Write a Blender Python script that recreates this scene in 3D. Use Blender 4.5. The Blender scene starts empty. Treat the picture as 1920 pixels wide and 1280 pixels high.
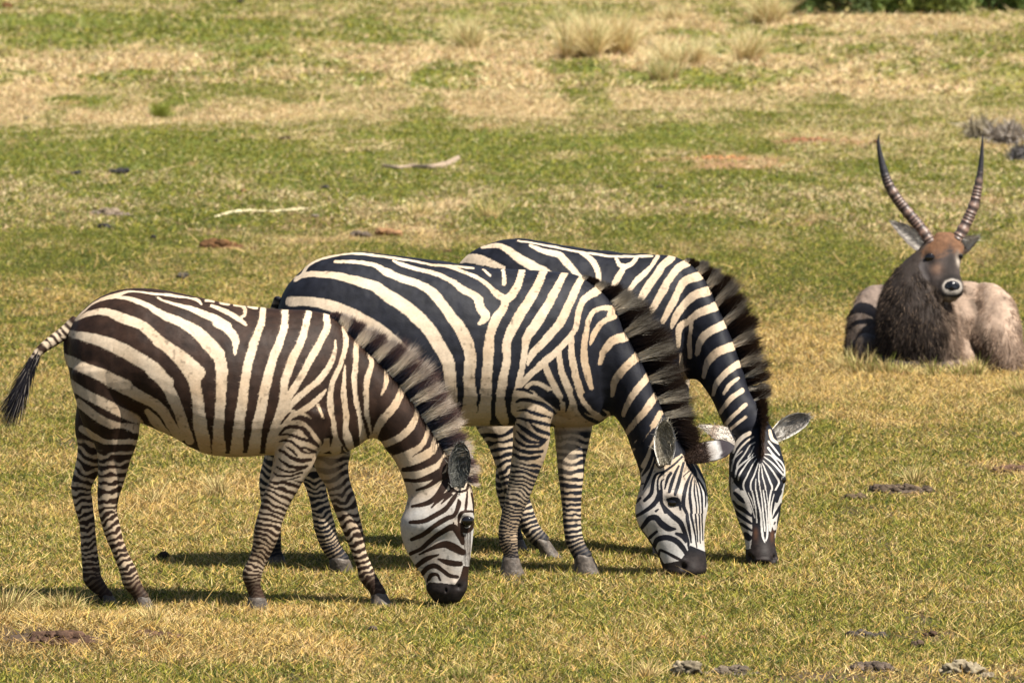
import bpy, math, numpy as np
from mathutils import Vector
C = bpy.context
sc = C.scene
col = sc.collection
rng = np.random.default_rng(7)

# ------------------------------------------------------------------ camera, world, sun
CAMH, F, HOR = 2.5, 11200.0, -30.0
TH = math.atan((640.0 - HOR) / F)
cd = bpy.data.cameras.new("camera"); cam = bpy.data.objects.new("camera", cd); col.objects.link(cam)
cam.location = (0, 0, CAMH); cam.rotation_euler = (math.pi / 2 - TH, 0, 0)
cd.sensor_width = 36; cd.lens = F / 1920 * 36
cd.clip_start = 0.5; cd.clip_end = 3000
cd.dof.use_dof = True; cd.dof.focus_distance = 24.6; cd.dof.aperture_fstop = 9.5
sc.camera = cam
SUN = Vector((0.45, -0.31, 0.87)).normalized()
w = bpy.data.worlds.new("World"); sc.world = w; w.use_nodes = True
nt = w.node_tree; bg = nt.nodes["Background"]
sky = nt.nodes.new("ShaderNodeTexSky"); sky.sky_type = 'NISHITA'; sky.sun_disc = False
sky.sun_elevation = math.asin(SUN.z); sky.sun_rotation = math.atan2(SUN.x, SUN.y)
nt.links.new(sky.outputs[0], bg.inputs[0]); bg.inputs[1].default_value = 0.050
sl = bpy.data.lights.new("sun", 'SUN'); sl.energy = 5.0; sl.angle = math.radians(0.5); sl.color = (1, .94, .84)
so = bpy.data.objects.new("sun", sl); col.objects.link(so)
so.rotation_euler = SUN.to_track_quat('Z', 'Y').to_euler(); so.location = (5, 10, 20)
sc.view_settings.view_transform = 'Standard'; sc.view_settings.look = 'None'
sc.view_settings.exposure = 0.86; sc.view_settings.gamma = 1
sc.cycles.diffuse_bounces = 2; sc.cycles.max_bounces = 4; sc.cycles.transparent_max_bounces = 4

# ------------------------------------------------------------------ photograph pixel <-> world
cT, sT = math.cos(TH), math.sin(TH)
def W(px, py, D):
    """point at world depth y = D whose image is (px, py) in 1920x1280 photograph pixels"""
    px, py, D = np.broadcast_arrays(np.asarray(px, float), np.asarray(py, float), np.asarray(D, float))
    r = px - 960.0; u = 640.0 - py
    dy = F * cT + u * sT; dz = -F * sT + u * cT
    t = D / dy
    return np.stack([r * t, D, CAMH + dz * t], -1)
def PR(v):
    x, y, z = v[..., 0], v[..., 1], v[..., 2] - CAMH
    f = y * cT - z * sT; u = y * sT + z * cT
    return 960 + F * x / f, 640 - F * u / f

# ------------------------------------------------------------------ noise
def _h(ix, iy, iz, s):
    n = (ix.astype(np.int64) * 374761393 + iy.astype(np.int64) * 668265263 + iz.astype(np.int64) * 2147483647 + s * 974711) & 0xffffffff
    n = ((n ^ (n >> 13)) * 1274126177) & 0xffffffff
    n = ((n ^ (n >> 16)) * 2246822519) & 0xffffffff
    return ((n >> 8) & 0xffff) / 65535.0
def noise(x, y, z=0.0, s=0):
    x, y, z = np.broadcast_arrays(np.asarray(x, float), np.asarray(y, float), np.asarray(z, float))
    ix, iy, iz = np.floor(x), np.floor(y), np.floor(z)
    fx, fy, fz = x - ix, y - iy, z - iz
    fx, fy, fz = [f * f * (3 - 2 * f) for f in (fx, fy, fz)]
    o = 0
    for a in (0, 1):
        for b in (0, 1):
            for c in (0, 1):
                o = o + _h(ix + a, iy + b, iz + c, s) * (fx if a else 1 - fx) * (fy if b else 1 - fy) * (fz if c else 1 - fz)
    return o
def fbm(x, y, z=0.0, o=3, s=0):
    r, a, t = 0, 1.0, 0
    for i in range(o):
        r = r + a * noise(np.asarray(x) * 2**i, np.asarray(y) * 2**i, np.asarray(z) * 2**i, s + i); t += a; a *= .55
    return r / t
def sst(a, b, x):
    t = np.clip((x - a) / (b - a), 0, 1); return t * t * (3 - 2 * t)

# ------------------------------------------------------------------ terrain
def gz(x, y):
    t = np.maximum(y - 42.0, 0)
    rise = 0.026 * (np.sqrt(t * t + 36) - 6)
    rise = np.where(y > 420, 0.026 * (np.sqrt(378**2 + 36) - 6), rise)
    b = (fbm(x * .8, y * .5, 0, 2, 11) - .5) * (0.03 + 0.10 * sst(30, 60, y))
    b = b + (fbm(x * .12, y * .12, 0, 2, 15) - .5) * .5 * sst(55, 90, y)
    near = 0.16 * np.exp(-(((x + 1.75) / .6)**2 + ((y - 22.6) / .55)**2)) * 0.55      # low mound at the left front
    return rise + b + near
def G(px, py):
    """ground point seen at the photograph pixel"""
    px, py = np.atleast_1d(np.asarray(px, float)), np.atleast_1d(np.asarray(py, float))
    D = np.full(np.broadcast(px, py).shape, 30.0)
    lo, hi = np.full(D.shape, 15.0), np.full(D.shape, 300.0)
    for _ in range(40):
        m = (lo + hi) / 2
        p = W(px, py, m); under = p[..., 2] < gz(p[..., 0], m)
        hi = np.where(under, m, hi); lo = np.where(under, lo, m)
    p = W(px, py, hi); p[..., 2] = gz(p[..., 0], hi)
    return p

# ------------------------------------------------------------------ mesh helpers
def mesh(name, V, T=None, Q=None, cols=None, mat=None, smooth=True, parent=None):
    me = bpy.data.meshes.new(name)
    V = np.asarray(V, np.float32)
    T = np.zeros((0, 3), np.int32) if T is None else np.asarray(T, np.int32)
    Q = np.zeros((0, 4), np.int32) if Q is None else np.asarray(Q, np.int32)
    me.vertices.add(len(V)); me.vertices.foreach_set("co", V.ravel())
    nl = T.size + Q.size; me.loops.add(nl)
    me.loops.foreach_set("vertex_index", np.concatenate([T.ravel(), Q.ravel()]).astype(np.int32))
    me.polygons.add(len(T) + len(Q))
    ls = np.concatenate([np.arange(len(T)) * 3, T.size + np.arange(len(Q)) * 4]).astype(np.int32)
    me.polygons.foreach_set("loop_start", ls)
    me.update(calc_edges=True)
    if smooth: me.polygons.foreach_set("use_smooth", np.ones(len(T) + len(Q), bool))
    if cols is not None: setcol(me, cols)
    if mat: me.materials.append(mat)
    o = bpy.data.objects.new(name, me); col.objects.link(o)
    if parent: o.parent = parent
    return o
def setcol(me, c, name="tint"):
    a = me.color_attributes.new(name, 'FLOAT_COLOR', 'POINT')
    c = np.asarray(c, np.float32)
    if c.shape[1] == 3: c = np.concatenate([c, np.ones((len(c), 1), np.float32)], 1)
    a.data.foreach_set("color", c.ravel())
def tag(o, label=None, cat=None, group=None, kind=None):
    if label: o["label"] = label
    if cat: o["category"] = cat
    if group: o["group"] = group
    if kind: o["kind"] = kind
    return o
def empty(name, loc, label, cat, group=None):
    o = bpy.data.objects.new(name, None); col.objects.link(o); o.empty_display_size = .1
    o.location = loc; bpy.context.view_layer.update()
    return tag(o, label, cat, group)
def adopt(o, root):
    o.parent = root; o.matrix_parent_inverse = root.matrix_world.inverted()
    return o
def crom(P, n):
    """Catmull-Rom resample of rows (any number of columns), n samples per segment"""
    P = np.asarray(P, float); out = []
    E = np.vstack([2 * P[0] - P[1], P, 2 * P[-1] - P[-2]])
    for i in range(len(P) - 1):
        p0, p1, p2, p3 = E[i:i + 4]
        t = np.linspace(0, 1, n, endpoint=False)[:, None]
        out.append(.5 * ((2 * p1) + (p2 - p0) * t + (2 * p0 - 5 * p1 + 4 * p2 - p3) * t**2 + (3 * p1 - p0 - 3 * p2 + p3) * t**3))
    out.append(P[-1][None]); return np.vstack(out)
def tube(rings, cap=True):
    """rings: (n,m,3); closed grid, rounded caps"""
    n, m = rings.shape[:2]
    R = [rings]
    if cap:
        def capr(a, b):
            c = a.mean(0); d = c - b.mean(0); d /= np.linalg.norm(d) + 1e-9
            r = np.linalg.norm(a - c, axis=1).min() * .55
            return [c + (a - c) * math.cos(t) + d * r * math.sin(t) for t in (.5, .95, 1.3)], c + d * r
        r0, e0 = capr(rings[0], rings[1]); r1, e1 = capr(rings[-1], rings[-2])
        rings = np.concatenate([np.array(r0[::-1]), rings, np.array(r1)])
        n = len(rings)
    else:
        e0, e1 = rings[0].mean(0), rings[-1].mean(0)
    V = np.concatenate([rings.reshape(-1, 3), e0[None], e1[None]])
    i, j = np.meshgrid(np.arange(n - 1), np.arange(m), indexing='ij')
    j2 = (j + 1) % m
    Q = np.stack([i * m + j, i * m + j2, (i + 1) * m + j2, (i + 1) * m + j], -1).reshape(-1, 4)
    k = np.arange(m); k2 = (k + 1) % m
    T = np.concatenate([np.stack([np.full(m, n * m), k2, k], -1), np.stack([np.full(m, n * m + 1), (n - 1) * m + k, (n - 1) * m + k2], -1)])
    return V, T, Q
def merge(parts):
    V, T, Q, o = [], [], [], 0
    for v, t, q in parts:
        V.append(v); T.append(t + o); Q.append(q + o); o += len(v)
    return np.concatenate(V), np.concatenate(T), np.concatenate(Q)
def ab_tube(S, m=28, n=2.3, seg=5, cap=True, nlow=None):
    """sections (ax,ay, bx,by, halfdepth metres, D [, egg])"""
    S = np.array([list(s) + [0.0] * (7 - len(s)) for s in S], float)
    P = crom(S, seg)
    ph = np.linspace(0, 2 * math.pi, m, endpoint=False)
    c, s = np.cos(ph), np.sin(ph)
    nn = np.where(c < 0, nlow or n, n)
    c = np.sign(c) * np.abs(c)**(2 / nn); s = np.sign(s) * np.abs(s)**(2 / nn)
    cx = (P[:, 0] + P[:, 2]) / 2; cy = (P[:, 1] + P[:, 3]) / 2
    hx = (P[:, 0] - P[:, 2]) / 2; hy = (P[:, 1] - P[:, 3]) / 2
    D = P[:, 5][:, None] - s[None] * P[:, 4][:, None] * (1 - P[:, 6][:, None] * c[None])
    # the outline is set at the body's own depth, the thickness goes along the view axis
    p0 = W(cx[:, None] + c[None] * hx[:, None], cy[:, None] + c[None] * hy[:, None], P[:, 5][:, None] + 0 * D)
    p0[..., 1] = D
    return tube(p0, cap)
def path_tube(S, m=20, n=2.0, seg=6, flat=0.85, cap=True):
    """sections (x,y,r px, D [,flat])"""
    S = np.array([list(s) + [flat] * (5 - len(s)) for s in S], float)
    P = crom(S, seg)
    d = np.gradient(P[:, :2], axis=0); d /= np.linalg.norm(d, axis=1)[:, None] + 1e-9
    nx, ny = d[:, 1], -d[:, 0]
    A = np.stack([P[:, 0] + nx * P[:, 2], P[:, 1] + ny * P[:, 2], P[:, 0] - nx * P[:, 2], P[:, 1] - ny * P[:, 2], P[:, 2] * P[:, 3] / F * P[:, 4], P[:, 3]], -1)
    ph = np.linspace(0, 2 * math.pi, m, endpoint=False)
    c, s = np.cos(ph), np.sin(ph)
    if n != 2.0: c = np.sign(c) * np.abs(c)**(2 / n); s = np.sign(s) * np.abs(s)**(2 / n)
    cx = (A[:, 0] + A[:, 2]) / 2; cy = (A[:, 1] + A[:, 3]) / 2; hx = (A[:, 0] - A[:, 2]) / 2; hy = (A[:, 1] - A[:, 3]) / 2
    p0 = W(cx[:, None] + c[None] * hx[:, None], cy[:, None] + c[None] * hy[:, None], A[:, 5][:, None] + 0 * c[None])
    p0[..., 1] = A[:, 5][:, None] - s[None] * A[:, 4][:, None]
    return tube(p0, cap)
def leg_axis(S, seg=12):
    P = crom(np.array([list(s)[:4] for s in S], float), seg)
    c = W(P[:, 0], P[:, 1], P[:, 3]); r = P[:, 2] * P[:, 3] / F
    L = np.concatenate([[0], np.cumsum(np.linalg.norm(np.diff(c, axis=0), axis=1))])
    return c, r, L
def lsmooth(V, E, it, wt):
    n = len(V); deg = np.bincount(E.ravel(), minlength=n).astype(float)[:, None]
    for k in range(it):
        for lam in (.6, -.53 if wt is None else -.45):
            S = np.stack([np.bincount(E[:, 0], V[E[:, 1], a], n) + np.bincount(E[:, 1], V[E[:, 0], a], n) for a in range(3)], -1)
            V = V + lam * (1 if wt is None else wt) * (S / deg - V)
    return V
def remeshed(parts, voxel, iters=8):
    """fuse overlapping tubes into one continuous skin"""
    V, T, Q = merge(parts)
    o = mesh("skin_tmp", V, T, Q)
    m = o.modifiers.new("r", 'REMESH'); m.mode = 'VOXEL'; m.voxel_size = voxel; m.adaptivity = 0
    dg = C.evaluated_depsgraph_get(); dg.update()
    e = o.evaluated_get(dg); me = e.to_mesh()
    n = len(me.vertices); v = np.empty(n * 3, np.float32); me.vertices.foreach_get("co", v); v = v.reshape(-1, 3).astype(float)
    ed = np.empty(len(me.edges) * 2, np.int32); me.edges.foreach_get("vertices", ed); ed = ed.reshape(-1, 2)
    lt = np.empty(len(me.polygons), np.int32); me.polygons.foreach_get("loop_total", lt)
    vi = np.empty(len(me.loops), np.int32); me.loops.foreach_get("vertex_index", vi)
    st = np.empty(len(me.polygons), np.int32); me.polygons.foreach_get("loop_start", st)
    q = st[lt == 4]; Qo = vi[q[:, None] + np.arange(4)]; t = st[lt == 3]; To = vi[t[:, None] + np.arange(3)] if len(t) else None
    e.to_mesh_clear(); old = o.data; bpy.data.objects.remove(o); bpy.data.meshes.remove(old)
    v = lsmooth(v, ed, iters, None)
    # keep only the biggest connected skin (drop inner shells) is not needed: voxel union has none
    return v, To, Qo, ed
def refine(V, Q, mask):
    """split the quads whose corners are all in mask into four"""
    f = mask[Q].all(1); A = Q[f]; n = len(V)
    e = np.sort(np.stack([A, np.roll(A, -1, 1)], -1).reshape(-1, 2), 1); ue, inv = np.unique(e, axis=0, return_inverse=True); inv = inv.ravel().reshape(-1, 4)
    M = V[ue].mean(1); Cn = V[A].mean(1); m = n + inv; c = n + len(ue) + np.arange(len(A))
    N4 = np.concatenate([np.stack([A[:, k], m[:, k], c, m[:, (k + 3) % 4]], -1) for k in range(4)])
    return np.concatenate([V, M, Cn]), np.concatenate([Q[~f], N4])
def vnormals(V, Q):
    a = V[Q[:, 2]] - V[Q[:, 0]]; b = V[Q[:, 3]] - V[Q[:, 1]]
    fn = np.cross(a, b); N = np.zeros_like(V)
    for k in range(4):
        for c in range(3): N[:, c] += np.bincount(Q[:, k], fn[:, c], len(V))
    return N / (np.linalg.norm(N, axis=1)[:, None] + 1e-12)
def ribbons(name, root, dirv, L, wd, bend, c0, c1, mat, segs=3, parent=None, smooth=False, side=None, cpow=1.0):
    """hair / grass blades: tapering curved ribbons, one mesh"""
    n = len(root)
    L = np.broadcast_to(np.asarray(L, float), (n,))[:, None]; wd = np.broadcast_to(np.asarray(wd, float), (n,))[:, None]
    dirv = dirv / (np.linalg.norm(dirv, axis=1)[:, None] + 1e-9)
    if side is None:
        side = np.cross(dirv, np.array([0, -1.0, 0]) + rng.normal(0, .45, (n, 3)))
    side = side / (np.linalg.norm(side, axis=1)[:, None] + 1e-9)
    V = np.empty((n, 2 * segs + 1, 3)); Cc = np.empty((n, 2 * segs + 1, 3))
    for k in range(segs + 1):
        t = k / segs
        p = root + dirv * L * t + bend * L * t * t
        cc = c0 + (c1 - c0) * t**cpow
        if k < segs:
            ww = wd * (1 - t**1.6) * .5
            V[:, 2 * k] = p - side * ww; V[:, 2 * k + 1] = p + side * ww; Cc[:, 2 * k] = cc; Cc[:, 2 * k + 1] = cc
        else: V[:, 2 * segs] = p; Cc[:, 2 * segs] = cc
    b = (np.arange(n) * (2 * segs + 1))[:, None]
    T = b + np.array([[2 * segs - 2, 2 * segs - 1, 2 * segs]]); Q = None
    if segs > 1: Q = np.concatenate([b + np.array([[2 * k, 2 * k + 1, 2 * k + 3, 2 * k + 2]]) for k in range(segs - 1)])
    return mesh(name, V.reshape(-1, 3), T, Q, Cc.reshape(-1, 3), mat, smooth, parent)

# ------------------------------------------------------------------ materials
def mat(name, rough=.6, spec=.5, base=None, attr="tint", trans=0, var=.12, vscale=60, bump=0, bscale=200, aniso=None, sheen=0, coat=0):
    m = bpy.data.materials.new(name); m.use_nodes = True; t = m.node_tree; N = t.nodes; L = t.links
    p = N["Principled BSDF"]; p.inputs["Roughness"].default_value = rough; p.inputs["Specular IOR Level"].default_value = spec
    p.inputs["Sheen Weight"].default_value = sheen; p.inputs["Coat Weight"].default_value = coat
    if base is None:
        a = N.new("ShaderNodeAttribute"); a.attribute_name = attr; src = a.outputs["Color"]
    else:
        a = N.new("ShaderNodeRGB"); a.outputs[0].default_value = (*base, 1); src = a.outputs[0]
    tc = N.new("ShaderNodeTexCoord"); last = src
    if var:
        nz = N.new("ShaderNodeTexNoise"); nz.inputs["Scale"].default_value = vscale; nz.inputs["Detail"].default_value = 4
        L.new(tc.outputs["Object"], nz.inputs["Vector"])
        mr = N.new("ShaderNodeMapRange"); mr.inputs[1].default_value = .3; mr.inputs[2].default_value = .7; mr.inputs[3].default_value = 1 - var; mr.inputs[4].default_value = 1 + var
        L.new(nz.outputs[0], mr.inputs[0])
        mx = N.new("ShaderNodeVectorMath"); mx.operation = 'SCALE'; L.new(src, mx.inputs[0]); L.new(mr.outputs[0], mx.inputs["Scale"]); last = mx.outputs[0]
    L.new(last, p.inputs["Base Color"])
    if bump:
        nb = N.new("ShaderNodeTexNoise"); nb.inputs["Scale"].default_value = bscale; nb.inputs["Detail"].default_value = 3
        if aniso:
            mp = N.new("ShaderNodeMapping"); mp.inputs["Scale"].default_value = aniso; L.new(tc.outputs["Object"], mp.inputs[0]); L.new(mp.outputs[0], nb.inputs["Vector"])
        else: L.new(tc.outputs["Object"], nb.inputs["Vector"])
        bp = N.new("ShaderNodeBump"); bp.inputs["Strength"].default_value = bump; bp.inputs["Distance"].default_value = .01
        L.new(nb.outputs[0], bp.inputs["Height"]); L.new(bp.outputs[0], p.inputs["Normal"])
    if trans:
        out = N["Material Output"]; tr = N.new("ShaderNodeBsdfTranslucent"); L.new(last, tr.inputs[0])
        ms = N.new("ShaderNodeMixShader"); ms.inputs[0].default_value = trans
        L.new(p.outputs[0], ms.inputs[1]); L.new(tr.outputs[0], ms.inputs[2]); L.new(ms.outputs[0], out.inputs[0])
    return m
M_ground = mat("ground_soil", .95, .15, var=.3, vscale=30, bump=.6, bscale=60)
M_grass = mat("grass_blade", .75, .15, trans=.16, var=0)
M_coat = mat("zebra_coat", .6, .2, var=.10, vscale=90, bump=.10, bscale=260, aniso=(.35, 1, 1), sheen=.0)
M_fur = mat("short_fur", .65, .14, var=0, trans=.0)
M_hair = mat("mane_hair", .65, .07, var=0, trans=.3)
M_wool = mat("antelope_hair", .75, .2, var=.15, vscale=50, bump=.4, bscale=160)
M_hoof = mat("hoof_horn", .5, .3, base=(.10, .082, .068), var=.6, vscale=38, bump=.35, bscale=90)
M_eye = mat("eye_wet", .06, .7, base=(.008, .006, .006), var=0)
M_ear = mat("ear_skin", .7, .25, var=.15, vscale=120, bump=.2)
M_horn = mat("antelope_horn_keratin", .38, .5, var=.2, vscale=60, bump=.2)
M_nose = mat("wet_nose", .25, .6, base=(.012, .012, .015), var=0)
M_dung = mat("dung", .9, .2, var=.35, vscale=60, bump=.8, bscale=50)
M_leaf = mat("leaf", .6, .3, trans=.25, var=0)

# ------------------------------------------------------------------ colour patches of the meadow, set down from where they lie
# (photo px, py, half width, half height, dryness, bareness)
PATCH = [(150, 130, 260, 34, .95, 0), (40, 185, 190, 50, 1.0, 0), (330, 212, 520, 26, .85, 0), (560, 130, 420, 26, .55, 0), (760, 110, 260, 30, .5, 0),
         (1200, 100, 260, 75, .85, 0), (1450, 90, 230, 90, .7, 0), (1650, 165, 260, 28, .8, 0), (1100, 190, 350, 45, .6, 0), (850, 100, 90, 50, .6, 0),
         (1700, 45, 300, 18, .7, 0), (1780, 110, 260, 30, .35, 0), (1330, 300, 130, 14, .7, .75), (1520, 265, 80, 12, .5, .8), (640, 265, 160, 10, .6, .1),
         (560, 415, 90, 12, .6, .5), (850, 400, 260, 30, .55, 0), (740, 440, 120, 16, .9, .3), (1530, 420, 110, 14, .7, .2), (900, 235, 60, 8, .6, .9),
         (360, 930, 160, 45, .75, 0), (1540, 640, 110, 50, .8, 0), (1700, 720, 330, 55, .75, 0), (1560, 790, 120, 40, .6, 0), (700, 910, 110, 35, .7, .5),
         (170, 1190, 190, 60, .85, 0), (200, 1195, 110, 14, .6, .9), (330, 1165, 90, 35, .9, 0), (520, 1220, 160, 40, .7, 0), (1680, 925, 90, 13, .4, .9),
         (1650, 1192, 110, 10, .5, .7), (1880, 880, 50, 20, .7, .6), (1440, 1265, 220, 14, .5, .85), (1740, 1262, 150, 18, .5, .8), (100, 600, 80, 35, .45, 0),
         (1780, 460, 160, 20, .1, 0), (1850, 260, 110, 30, .3, .5), (460, 1000, 120, 10, .5, 0), (1100, 1200, 200, 25, .3, 0), (1230, 860, 120, 40, .6, 0), (900, 880, 60, 50, .7, 0)]
GREEN = [(250, 60, 400, 30, .8), (600, 300, 600, 60, .9), (250, 470, 260, 60, .6), (750, 155, 90, 18, .9), (1300, 350, 500, 50, .5), (1500, 500, 150, 50, .7),
         (450, 1245, 60, 25, .8), (1350, 150, 200, 8, .6), (1500, 195, 260, 14, .4), (1150, 265, 250, 16, .8), (200, 290, 300, 30, .8)]
_pp = []
for (px, py, hw, hh, dry, bare) in PATCH:
    a, b, c_ = G(px, py)[0], G(px, max(py - hh, 1))[0], G(px, min(py + hh, 1330))[0]
    _pp.append((a[0], a[1], hw * a[1] / F, max(b[1] - a[1], .05), max(a[1] - c_[1], .05), dry, bare))
_gg = []
for (px, py, hw, hh, k) in GREEN:
    a, b, c_ = G(px, py)[0], G(px, max(py - hh, 1))[0], G(px, min(py + hh, 1330))[0]
    _gg.append((a[0], a[1], hw * a[1] / F, max(b[1] - a[1], .05), max(a[1] - c_[1], .05), k))
def cover(x, y):
    wx = x + (fbm(x * 1.3, y * 1.3, 0, 3, 31) - .5) * (.5 + .03 * y); wy = y + (fbm(x * 1.1, y * .9, 5, 3, 37) - .5) * (.5 + .07 * (y - 20))
    n1 = fbm(x * 1.7, y * .7, 0, 3, 41); n2 = fbm(x * .5, y * .18, 0, 3, 47); n3 = fbm(x * 6, y * 3, 0, 2, 51)
    nr = 1 - .5 * sst(38, 30, y); dry = .30 + nr * (.9 * (n1 - .5) + .8 * (n2 - .5)) + .55 * (n3 - .5)
    bare = np.clip((fbm(x * 2.5, y * 1.3, 3, 3, 57) - .70) * 6, 0, .6)
    dry = dry + .08 * sst(34, 27, y) - .03
    for (cx, cy, sx, s1, s2, k) in _gg:
        g = np.exp(-(((wx - cx) / sx)**2 + ((wy - cy) / np.where(wy > cy, s1, s2))**2)**1.3)
        dry = dry - g * k * .38
    for (cx, cy, sx, s1, s2, d, b) in _pp:
        g = np.exp(-(((wx - cx) / sx)**2 + ((wy - cy) / np.where(wy > cy, s1, s2))**2)**1.3)
        dry = dry + g * d * (.75 - .9 * sst(.50, .66, fbm(x * .9, y * .16, 9, 3, 67)) * (wy > 50)); bare = np.maximum(bare, g * b * sst(.3, .62, fbm(x * 5, y * 2.6, 1, 3, 61) + .25 * g))
    return np.clip(dry, 0, 1), np.clip(bare, 0, 1)
C_GREEN = np.array([.20, .23, .042]); C_DGREEN = np.array([.030, .075, .028]); C_YEL = np.array([.48, .40, .060]); C_DRY = np.array([.72, .52, .23]); C_SOIL = np.array([.085, .058, .042]); C_RED = np.array([.30, .16, .09])

_yy = np.concatenate([np.linspace(17, 45, 420), np.linspace(45.1, 135, 420), np.geomspace(136, 2700, 60)]); _uu = np.linspace(-.40, .40, 1000)
_Y, _U = np.meshgrid(_yy, _uu, indexing='ij'); _DRY, _BARE = cover(_U * _Y, _Y)
def coverq(x, y):
    i = np.clip(np.interp(y, _yy, np.arange(len(_yy))), 0, len(_yy) - 1.001); j = np.clip((x / np.maximum(y, 1) + .40) / .80 * 999, 0, 998.999)
    a, b = i.astype(int), j.astype(int); f, g = i - a, j - b
    return [A[a, b] * (1 - f) * (1 - g) + A[a + 1, b] * f * (1 - g) + A[a, b + 1] * (1 - f) * g + A[a + 1, b + 1] * f * g for A in (_DRY, _BARE)]
def build_ground():
    ys = np.concatenate([np.linspace(2, 18, 20), np.linspace(18.2, 45, 330), np.linspace(45.3, 130, 300), np.geomspace(131, 2600, 60)])
    u = np.concatenate([-np.geomspace(40, 1.3, 24), np.linspace(-1.25, 1.25, 260), np.geomspace(1.3, 40, 24)])
    Y, U = np.meshgrid(ys, u, indexing='ij')
    X = U * Y * .0857 * (1 + 3 / Y)
    Z = gz(X, Y)
    V = np.stack([X, Y, Z], -1).reshape(-1, 3)
    n, m = X.shape; i, j = np.meshgrid(np.arange(n - 1), np.arange(m - 1), indexing='ij')
    Q = np.stack([i * m + j, i * m + j + 1, (i + 1) * m + j + 1, (i + 1) * m + j], -1).reshape(-1, 4)
    d, b = coverq(V[:, 0], V[:, 1]); d = d[:, None]; b = b[:, None]
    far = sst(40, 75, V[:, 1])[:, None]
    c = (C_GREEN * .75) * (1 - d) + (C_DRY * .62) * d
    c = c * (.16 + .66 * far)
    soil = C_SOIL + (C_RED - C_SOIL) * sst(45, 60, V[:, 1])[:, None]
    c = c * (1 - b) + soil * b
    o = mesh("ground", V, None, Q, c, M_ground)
    tag(o, "meadow ground of soil and short turf under the grazing animals", "ground", kind="structure")
build_ground()

def build_grass():
    parts = []
    def batch(y0, y1, n, hscale, wscale, tall=False, marg=1.18, outer=False):
        y = np.sqrt(rng.uniform(y0**2, y1**2, n)); x = rng.uniform(-1, 1, n) * (y * .0857 * marg + .35)
        if outer:      # the meadow goes on to both sides, with fewer and broader blades
            x = np.sign(x) * (y * .0857 * marg + .3 + rng.random(n) * (1.3 + .12 * (y - 15)))
        d, b = coverq(x, y)
        keep = rng.random(n) > b * .93
        if tall: keep &= rng.random(n) < (.10 + sst(.35, .9, d)) * (1 - .8 * sst(.5, .4, fbm(x * .7, y * .3, 2, 2, 83)) * (y0 > 45))
        x, y, d = x[keep], y[keep], d[keep]; n = len(x)
        z = gz(x, y) - .002
        cl = fbm(x * 9, y * 9, 0, 2, 71)
        h = (.017 + .026 * rng.random(n)**2 + .022 * d * rng.random(n)) * hscale * (.55 + .9 * cl)
        if tall: h = (.05 + .09 * rng.random(n)**2) * hscale
        wd = (.0030 + .0034 * rng.random(n)**1.5) * wscale
        dirv = np.stack([rng.normal(0, .95, n), rng.normal(0, .85, n), np.ones(n)], -1)
        if tall: dirv[:, :2] *= 1.5
        bend = np.stack([rng.normal(0, .35, n), rng.normal(0, .35, n), -np.abs(rng.normal(0, .25, n))], -1)
        r = rng.random(n)
        isdry = r < np.clip(d * 1.08 + .07 + .05 * (y < 30), 0, .97)
        isyel = (~isdry) & (rng.random(n) < .50 + .12 * (y < 34))
        dk = rng.random(n)[:, None]
        c = C_GREEN * (1 - dk * .75) + C_DGREEN * dk * .75
        c[isyel] = (C_YEL * .55 + C_GREEN * .45) * (.45 + .9 * rng.random((isyel.sum(), 1)))
        dd = C_DRY * (.32 + 1.1 * rng.random((isdry.sum(), 1))); dd = dd * (1 + rng.normal(0, .06, dd.shape))
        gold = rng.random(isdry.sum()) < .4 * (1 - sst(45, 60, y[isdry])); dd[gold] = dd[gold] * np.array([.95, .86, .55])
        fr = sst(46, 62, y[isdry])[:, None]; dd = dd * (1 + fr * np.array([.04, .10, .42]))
        c[isdry] = dd
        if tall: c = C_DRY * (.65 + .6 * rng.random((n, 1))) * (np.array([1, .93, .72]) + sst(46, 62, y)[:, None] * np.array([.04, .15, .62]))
        return np.stack([x, y, z], -1), dirv, h, wd, bend, np.clip(c, 0, .9)
    for a, kw in (((19.5, 24, 240000, 1.05, 1.0), {}), ((24, 29, 270000, 1.05, 1.05), {}), ((29, 38, 430000, 1.05, 1.15), {}), ((38, 55, 470000, 1.15, 1.6), {}), ((55, 85, 330000, 1.6, 3.0), {}), ((85, 155, 210000, 2.8, 6.6), {}),
                  ((19.5, 30, 42000, .55, .7), dict(tall=True)), ((19.5, 30, 13000, 1.0, .75), dict(tall=True)), ((30, 48, 48000, .95, .85), dict(tall=True)), ((48, 80, 34000, 1.8, 1.6), dict(tall=True)), ((80, 155, 40000, 3.0, 2.9), dict(tall=True))):
        parts.append((batch(*a, **kw), kw.get('tall')))
        k_ = .42 if a[0] < 48 else .6; parts.append((batch(a[0], a[1], int(a[2] * k_), a[3] * 1.1, a[4] * 1.5, outer=True, **kw), kw.get('tall')))
    short = [np.concatenate([p[0][k] for p in parts if not p[1]]) for k in range(6)]
    tall = [np.concatenate([p[0][k] for p in parts if p[1]]) for k in range(6)]
    o = ribbons("grass", short[0], short[1], short[2], short[3], short[4], short[5] * .62, short[5] * 1.12, M_grass, segs=1)  # roots darkened towards the ground: shade low in the turf put into the colour
    tag(o, "short green and yellow meadow grass covering the whole ground", "grass", kind="stuff")
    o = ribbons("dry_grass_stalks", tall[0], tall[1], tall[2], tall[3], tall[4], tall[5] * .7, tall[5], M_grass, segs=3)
    tag(o, "loose straw coloured stalks standing among the short grass", "dry grass", kind="stuff")
build_grass()
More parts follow.
